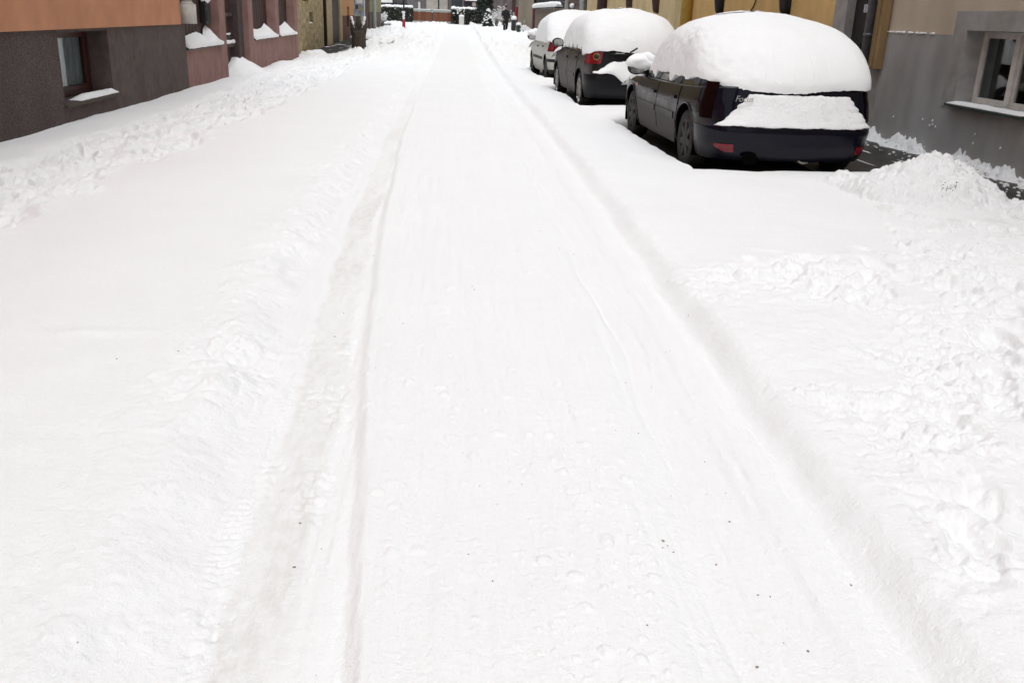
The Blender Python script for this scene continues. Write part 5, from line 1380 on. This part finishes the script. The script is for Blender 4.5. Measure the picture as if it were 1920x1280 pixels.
def hedge(x0, x1, y, z0, z1, label, seed):
    h = empty('hedge', ((x0 + x1) / 2, y, z0), 0, label, 'hedge', 'clipped hedges at the end of the street')
    rng = random.Random(seed); cx = (x0 + x1) / 2; hw = (x1 - x0) / 2; H = z1 - z0
    core = MB(); core.box(-hw + .12, hw - .12, -.3, .3, -.2, H - .15); core.build('core', M['leaf'], h)
    def sm(r):
        k = r.random()
        if k < .6: return (r.uniform(-hw, hw), -.38 + r.gauss(0, .06), r.uniform(0.0, H))
        if k < .85: return (r.uniform(-hw, hw), r.uniform(-.35, .35), H - .08 + r.gauss(0, .04))
        return (r.choice((-hw, hw)) + r.gauss(0, .05), r.uniform(-.35, .35), r.uniform(0, H))
    v, f = leaf_cloud(rng, 5200, sm, .055); mesh('foliage', v, f, M['leaf'], h)
    s = MB(); n = int((x1 - x0) / .22)
    for i in range(n): s.blob((-hw + (i + .5) * (2 * hw / n), rng.uniform(-.08, .04), H + .06 + rng.uniform(-.03, .03)), (.22, .40, .13 + .05 * rng.random()), 2, .25, i)
    for i in range(60): s.blob((rng.uniform(-hw, hw), -.42, rng.uniform(.1, H)), (rng.uniform(.02, .06), .03, rng.uniform(.015, .03)), 1, .3, i)
    tag(s.build('snow_cover', M['snow'], h, True), kind='stuff')

def far_end():
    hedge(-6.4, -3.62, 86, .42, 1.66, 'dark clipped hedge under a thick snow cap, left of the red gate', 31)
    hedge(-.10, 2.55, 86, .48, 1.70, 'dark clipped hedge under thin snow, right of the red gate', 32)
    g = empty('driveway_gate', (-1.85, 85.9, .48), 0, 'brick-red double driveway gate with grey rails closing the end of the street', 'gate')
    for sd in (-1, 1):
        m = MB(); x0, x1 = sorted((sd * .06, sd * 1.66))
        for i in range(8): m.box(x0, x1, -.02 - .004 * (i % 2), .02, .16 + i * .094, .16 + i * .094 + .088)
        lf = m.build('gate_leaf', M['gatered'], g)
        m = MB(); m.box(x0, x1, -.05, .03, .93, 1.10, .01); m.box(x0, x1, -.05, .03, .05, .16, .01); m.build('rail', M['galv'], lf)
        m = MB(); m.box(x0, x1, -.05, .04, 1.10, 1.145, .01); m.build('rail_snow', M['snow'], lf)
    m = MB(); m.box(-.055, .055, -.06, .05, -.3, 1.0); m.build('centre_post', M['brownpost'], g)
    m = MB(); m.blob((0, -.04, 1.02), (.17, .12, .19), 3, .06, 4); m.build('round_sign', M['galv'], g, True)
    m = MB(); m.box(-1.72, 1.72, -.03, .03, -.35, .03); m.build('threshold', M['trim'], g)
    # concrete stub with snow by the right hedge
    p = empty('gate_pier', (.72, 84.6, .45), 0, 'short pale concrete pier with a snow cap by the red gate', 'pier')
    m = MB(); m.box(-.22, .22, -.2, .2, -.3, .62, .02); m.build('pier_block', M['white'], p)
    m = MB(); m.blob((0, 0, .70), (.25, .24, .13), 2, .15, 3); m.build('snow_cap', M['snow'], p, True)
    m = MB(); rng = random.Random(3)
    for i in range(26): m.blob((rng.gauss(0, .28), rng.uniform(-.2, .2), .95 + rng.uniform(-.05, .4)), (rng.uniform(.05, .12), .08, rng.uniform(.04, .08)), 1, .3, i)
    bs = empty('snowy_bush', (.62, 85.3, .45), 0, 'snow-dusted bush behind the pale concrete pier', 'bush')
    m.build('snow_clumps', M['snow'], bs, True)
    m = MB()
    for i in range(18): m.tube([(rng.gauss(0, .05), 0, 0), (rng.gauss(0, .25), rng.uniform(-.2, .2), 1.3)], [.02, .006], 5)
    m.build('twigs', M['bark'], bs)
    # marker pole
    q = empty('marker_pole', (-3.13, 62, .28), 0, 'black pole with red painted foot and snow plastered round its middle', 'pole')
    m = MB(); m.tube([(0, 0, .6), (0, 0, 3.6)], .05, 10); m.build('upper_pole', M['black'], q, True)
    m = MB(); m.tube([(0, 0, -.3), (0, 0, .62)], .10, 12); m.build('foot', M['redpaint'], q, True)
    m = MB()
    for i in range(7): m.blob((-.01 + .02 * math.sin(i * 2), -.05, .66 + i * .058), (.075, .07, .05), 2, .3, i)
    m.blob((-.02, -.02, 1.06), (.13, .1, .055), 2, .2, 9)
    m.build('snow_crust', M['snow'], q, True)
    # brown utility pole, snow-capped bollard, litter bin, person at the right
    q = empty('utility_pole', (3.98, 64.5, .28), 0, 'thick brown wooden utility pole behind the person in black', 'pole')
    m = MB(); m.tube([(0, 0, -.3), (0, 0, 5)], .12, 12); m.build('pole', M['brownpost'], q, True)
    m = MB(); m.box(-.06, .06, -.14, -.12, 1.0, 1.3); m.build('plate', M['galv'], q)
    q = empty('bollard', (3.90, 62.6, .28), 0, 'stout dark bollard wearing a round snow cap at the right verge', 'bollard')
    m = MB(); m.tube([(0, 0, -.3), (0, 0, .82), (0, 0, .86)], [.17, .155, .10], 14); m.build('post', M['capgrey'], q, True)
    m = MB(); m.blob((0, 0, .93), (.19, .19, .15), 3, .1, 3); m.build('snow_cap', M['snow'], q, True)
    q = empty('waste_bin', (4.32, 64, .30), 0, 'small dark green bin with snow on its lid beside the barn', 'bin')
    m = MB(); m.tube([(0, 0, -.2), (0, 0, .45), (0, 0, .5)], [.14, .17, .12], 12); m.build('bin_body', M['needle'], q, True)
    m = MB(); m.blob((0, 0, .55), (.18, .18, .11), 2, .15, 3); m.build('snow_cap', M['snow'], q, True)
    person()
    # conifers and shrubs
    t = empty('conifer', (2.72, 76, .4), 0, 'small snow-laden conifer at the end of the right hedge', 'tree')
    m = MB(); m.tube([(0, 0, -.2), (0, 0, 1.3)], [.06, .015], 8); m.build('trunk', M['bark'], t, True)
    rng = random.Random(41)
    def sm(r):
        z = r.random() ** 1.2 * 1.3; k = .46 * (1 - z / 1.45); a = r.uniform(0, 6.28); q = k * math.sqrt(r.random()) ; return (math.cos(a) * q, math.sin(a) * q, .1 + z)
    v, f = leaf_cloud(rng, 2600, sm, .045); mesh('crown', v, f, M['needle'], t)
    m = MB()
    for i in range(46):
        z = rng.random() ** .8 * 1.2; k = .44 * (1 - z / 1.4); a = rng.uniform(2.6, 6.8); m.blob((math.cos(a) * k, math.sin(a) * k, .2 + z), (.10, .09, .05), 1, .3, i)
    m.build('snow_clumps', M['snow'], t, True)
    t = empty('conifer', (2.75, 81, .45), 0, 'tall dark conifer trunk and boughs behind the small snowy one', 'tree')
    m = MB(); m.tube([(0, 0, -.2), (0.05, 0, 3), (.0, 0, 7)], [.17, .13, .03], 10); m.build('trunk', M['bark'], t, True)
    def sm2(r):
        z = 1.1 + r.random() * 5.5; k = .8 * (1.15 - z / 7); a = r.uniform(0, 6.28); q = k * math.sqrt(r.random()); return (-.15 + math.cos(a) * q, math.sin(a) * q, z)
    v, f = leaf_cloud(rng, 5200, sm2, .08); mesh('crown', v, f, M['needle'], t)
    for k, (xx, yy, sc, lab) in enumerate(((3.55, 80, 1.5, 'snow-covered bare shrub left of the person in black'), (4.25, 82, 1.9, 'taller snow-covered bare shrub behind the person in black'), (-5.0, 69.5, .95, 'dark snowy shrub below the olive shed'), (4.55, 62.8, .45, 'low snowy weeds at the foot of the barn'))):
        t = empty('snowy_shrub', (xx, yy, .35), 0, lab, 'shrub', 'snow-covered shrubs')
        m = MB(); s = MB(); rng = random.Random(50 + k)
        for i in range(46):
            a = rng.uniform(0, 6.28); r = rng.random() * .45 * sc; h = rng.uniform(.4, 1.0) * sc
            p0 = (rng.gauss(0, .05), rng.gauss(0, .05), -.1); p2 = (math.cos(a) * r, math.sin(a) * r, h); p1 = (p2[0] * .35, p2[1] * .35, h * .55)
            m.tube([p0, p1, p2], [.018 * sc, .012 * sc, .004], 5)
            for q in range(5):
                t_ = rng.uniform(.3, 1); px_ = p1[0] + (p2[0] - p1[0]) * t_; s.blob((px_ + rng.gauss(0, .03), p2[1] * t_ - .03, p1[2] + (p2[2] - p1[2]) * t_ + .01), (rng.uniform(.03, .085) * sc ** .5, .05, rng.uniform(.016, .045)), 1, .4, i * 5 + q)
        m.build('stems', M['twig'], t); s.build('snow_clumps', M['snow'], t, True)
    # houses behind the gate
    h = empty('beige_house', (-1.2, 98, .4), 0, 'beige house with pale pillars and dark garage behind the red gate', 'house')
    m = MB(); m.box(-3.4, 1.0, 0, 7, -.5, 5); m.build('wall', M['fargrey'], h)
    m = MB(); m.box(-.2, .62, -.25, 0, -.3, 5); m.box(-1.5, -.35, -.25, 0, -.3, 5); m.build('pillar', M['farbeige'], h)
    m = MB(); m.box(-.34, -.21, -.27, -.20, 0, 5); m.build('gap_post', M['fardark'], h)
    m = MB(); m.box(-2.3, -2.1, -.2, 0, 0, 1.9); m.build('porch_post', M['white'], h)
    m = MB(); m.box(1.02, 2.1, -.1, 5, -.3, 5); m.build('garage_door', M['fardark'], h)
    m = MB(); m.add([(-3.8, -1, 5), (2.3, -1, 5), (2.3, 3.5, 7.4), (-3.8, 3.5, 7.4), (-3.8, 8, 5), (2.3, 8, 5)], [(0, 1, 2, 3), (3, 2, 5, 4), (1, 5, 2), (0, 3, 4), (0, 4, 5, 1)]); m.build('roof', M['snow'], h)
    h = empty('carport', (2.0, 93, .4), 0, 'low lean-to with snowy roof and dark red trim right of the beige house', 'carport')
    m = MB(); m.box(-1.0, 1.1, 0, 4, 2.05, 2.12); m.box(-1.0, 1.1, -.02, .02, 1.42, 1.50); m.build('trim', M['trim'], h)
    m = MB(); m.add([(-.9, -.1, 2.12), (1.1, -.1, 2.12), (1.1, 4, 2.7), (-.9, 4, 2.7)], [(0, 1, 2, 3)]); m.box(-.9, 1.1, -.1, 0, 2.12, 2.2); m.build('roof_snow', M['snow'], h)
    m = MB(); m.box(-1.0, 1.1, .6, .7, -.2, 2.05); m.build('rear_wall', M['fardark'], h)
    m = MB(); m.box(.2, .98, .05, .15, 1.65, 1.84); m.build('bench_snow', M['snow'], h)
    m = MB(); m.box(-.22, .12, .0, .1, 1.62, 2.0, .02); m.build('window', M['farbeige'], h)
    h = empty('pale_house', (-7.0, 104, .5), 0, 'pale house with low snowy roof behind the left hedge', 'house')
    m = MB(); m.box(-4, 3.0, 0, 6, -.5, 4); m.build('wall', M['fargrey'], h)
    m = MB(); m.box(-4.4, .6, -.8, -.2, 1.66, 3.2); m.build('porch_snow', M['snow'], h)
    m = MB(); m.box(-4.2, 2.6, -.15, 0, 1.50, 1.64); m.build('eave', M['fardark'], h)
    # woodland closing the view
    rng = random.Random(77); m = MB()
    for i in range(420):
        x = rng.uniform(-22, 22); y = rng.uniform(108, 122); hgt = rng.uniform(4, 9)
        a = (x + rng.gauss(0, .5), y, .5 + hgt); m.tube([(x, y, 0), ((x + a[0]) / 2, y, hgt * .5), a], [.09, .06, .015], 4)
        for k in range(9):
            t_ = rng.uniform(.1, 1); p = (x + (a[0] - x) * t_, y, .5 + hgt * t_); q = (p[0] + rng.gauss(0, 1.0), p[1] + rng.gauss(0, .6), p[2] + rng.uniform(.1, .9)); m.tube([p, q], [.03, .008], 3)
    o = m.build('woodland', M['twig'], None); tag(o, 'bare grey-lilac woodland closing the far view', 'woodland', kind='stuff')
    o = MB().box(-60, 60, 125, 126, -1, 9).build('hills', M['fargrey'], None); tag(o, 'grey wooded slope far behind', 'hills', kind='structure')

def person():
    p = empty('person', (3.56, 66, .36), R(200), 'person in a long black coat and dark trousers standing on the right verge', 'person')
    bm = bmesh.new()
    J = dict(pel=(0, 0, .82), sp=(0, .0, 1.05), ch=(0, -.01, 1.24), nk=(0, -.0, 1.36), h0=(0, .02, 1.44), h1=(0, .03, 1.56))
    E = [('pel', 'sp'), ('sp', 'ch'), ('ch', 'nk'), ('nk', 'h0'), ('h0', 'h1')]
    rad = dict(pel=(.15, .11), sp=(.14, .11), ch=(.17, .12), nk=(.055, .055), h0=(.075, .085), h1=(.075, .085))
    for s, n in ((-1, 'l'), (1, 'r')):
        J |= {n + 'hip': (s * .09, 0, .78), n + 'kn': (s * .10, .03 * s + .02, .44), n + 'an': (s * .10, -.04 + .05 * s, .07), n + 'to': (s * .11, .12 + .05 * s, .035),
              n + 'sh': (s * .19, -.01, 1.26), n + 'el': (s * .25, -.02, 1.0), n + 'wr': (s * .22, .10, .80), n + 'ha': (s * .20, .13, .72)}
        E += [('pel', n + 'hip'), (n + 'hip', n + 'kn'), (n + 'kn', n + 'an'), (n + 'an', n + 'to'), ('ch', n + 'sh'), (n + 'sh', n + 'el'), (n + 'el', n + 'wr'), (n + 'wr', n + 'ha')]
        rad |= {n + 'hip': (.095, .095), n + 'kn': (.062, .065), n + 'an': (.045, .05), n + 'to': (.042, .035), n + 'sh': (.062, .06), n + 'el': (.046, .046), n + 'wr': (.033, .03), n + 'ha': (.04, .025)}
        for fi in range(4):
            a = n + 'f%d' % fi; J[a] = (s * .20 + (fi - 1.5) * .017, .15 + .012 * (fi % 2), .665 - .008 * (fi in (1, 2))); E.append((n + 'ha', a)); rad[a] = (.009, .009)
        J[n + 'th'] = (s * .165, .165, .70); E.append((n + 'ha', n + 'th')); rad[n + 'th'] = (.010, .010)
    ks = list(J); me = bpy.data.meshes.new('body'); me.from_pydata([J[k] for k in ks], [(ks.index(a), ks.index(b)) for a, b in E], [])
    o = bpy.data.objects.new('body', me); C.objects.link(o)
    md = o.modifiers.new('s', 'SKIN')
    for i, k in enumerate(ks): me.skin_vertices[0].data[i].radius = rad[k]
    me.skin_vertices[0].data[ks.index('pel')].use_root = True
    sb = o.modifiers.new('u', 'SUBSURF'); sb.levels = 2
    dg = bpy.context.evaluated_depsgraph_get(); m2 = bpy.data.meshes.new_from_object(o.evaluated_get(dg)); bpy.data.objects.remove(o)
    m2.materials.clear(); m2.materials.append(M['skin'])
    m2.polygons.foreach_set('use_smooth', [True] * len(m2.polygons))
    body = link(bpy.data.objects.new('body', m2), p)
    def ring_body(name, prof, mm, n=18):
        v = []
        for (cx, cy, z, rx, ry) in prof:
            for k in range(n):
                a = 2 * math.pi * k / n; w = 1 + .04 * math.sin(3 * a + z * 9); v.append((cx + rx * math.cos(a) * w, cy + ry * math.sin(a) * w, z))
        return mesh(name, v, grid_faces(len(prof), n), mm, p, True)
    ring_body('coat', [(0, 0, .55, .20, .17), (0, 0, .72, .205, .17), (0, 0, .92, .19, .155), (0, -.01, 1.12, .205, .16), (0, -.01, 1.25, .215, .15), (0, -.005, 1.32, .15, .11), (0, 0, 1.38, .075, .075), (0, .01, 1.41, .07, .07)], M['cloth'])
    for s in (-1, 1):
        m = MB(); m.tube([(s * .17, -.01, 1.28), (s * .22, -.015, 1.17), (s * .262, -.02, 1.0), (s * .235, .07, .84), (s * .228, .095, .80)], [.07, .078, .066, .055, .052], 12, False); m.build('sleeve', M['cloth'], p, True)
        m = MB(); m.tube([(s * .085, 0, .80), (s * .095, .02, .46), (s * .10, -.04 + .05 * s, .07)], [.115, .085, .07], 12, False); m.build('trouser_leg', M['trousers'], p, True)
        m = MB(); m.blob((s * .105, .05 + .05 * s, .04), (.055, .14, .05), 2, .05, 1); m.build('shoe', M['black'], p, True)
    m = MB(); m.blob((0, .015, 1.565), (.095, .108, .075), 3, .03, 1); m.build('cap', M['capgrey'], p, True)
    f = MB(); f.blob((0, .115, 1.50), (.013, .02, .02), 2, .05, 1)
    for s in (-1, 1): f.blob((s * .082, .02, 1.50), (.014, .02, .03), 2, .05, 2)
    f.build('face', M['skin'], p, True)
    e = MB()
    for s in (-1, 1): e.blob((s * .03, .098, 1.515), (.011, .008, .006), 1, 0, 2)
    e.blob((0, .102, 1.455), (.024, .008, .004), 1, 0, 2); e.build('eyes_and_mouth', M['darkdoor'], p, True)

# ------------------------------------------------------------------ build all
build_ground(); pavement(); snow_pile(); road_grit()
dark_hatchback(); black_estate(); white_hatchback()
orange_house(); garden_wall(); stone_house()
grey_house(); ochre_house(); pale_house(); far_end()

# ------------------------------------------------------------------ light, sky, camera
EL, AZ = R(72), R(178)
w = bpy.data.worlds.new('World'); SCENE.world = w; w.use_nodes = True
nt = w.node_tree; bg = nt.nodes['Background']
sky = nt.nodes.new('ShaderNodeTexSky'); sky.sky_type = 'NISHITA'; sky.sun_disc = False
sky.sun_elevation = EL; sky.sun_rotation = AZ; sky.air_density = 1.0; sky.dust_density = 5.0; sky.ozone_density = 1.0
hs = nt.nodes.new('ShaderNodeHueSaturation'); hs.inputs['Saturation'].default_value = 0.12
nt.links.new(sky.outputs['Color'], hs.inputs['Color']); nt.links.new(hs.outputs['Color'], bg.inputs['Color'])
bg.inputs['Strength'].default_value = 0.12
sl = bpy.data.lights.new('overcast_sun', 'SUN'); sl.energy = 1.0; sl.angle = R(70); sl.color = (0.88, 0.945, 1.0)
so = bpy.data.objects.new('overcast_sun', sl); C.objects.link(so)
dirv = Vector((math.sin(AZ) * math.cos(EL), math.cos(AZ) * math.cos(EL), math.sin(EL)))
so.rotation_euler = dirv.to_track_quat('Z', 'Y').to_euler(); so.location = (0, 0, 20)

cam = bpy.data.cameras.new('camera'); co = bpy.data.objects.new('camera', cam); C.objects.link(co)
cam.sensor_width = 36; cam.lens = 36 * 1720 / 1920; cam.clip_start = 0.05; cam.clip_end = 1000
co.matrix_world = Matrix(((0.99759508, -0.01231176, -0.06820901, 0), (-0.06009981, 0.33655896, -0.93974256, 0), (0.03452624, 0.94158191, 0.33500963, 1.42), (0, 0, 0, 1)))
SCENE.camera = co
SCENE.view_settings.view_transform = 'Standard'; SCENE.view_settings.look = 'None'
SCENE.view_settings.exposure = 0.21; SCENE.view_settings.gamma = 1.0
SCENE.render.engine = 'CYCLES'; SCENE.cycles.use_denoising = True; SCENE.cycles.max_bounces = 8; SCENE.cycles.transparent_max_bounces = 8
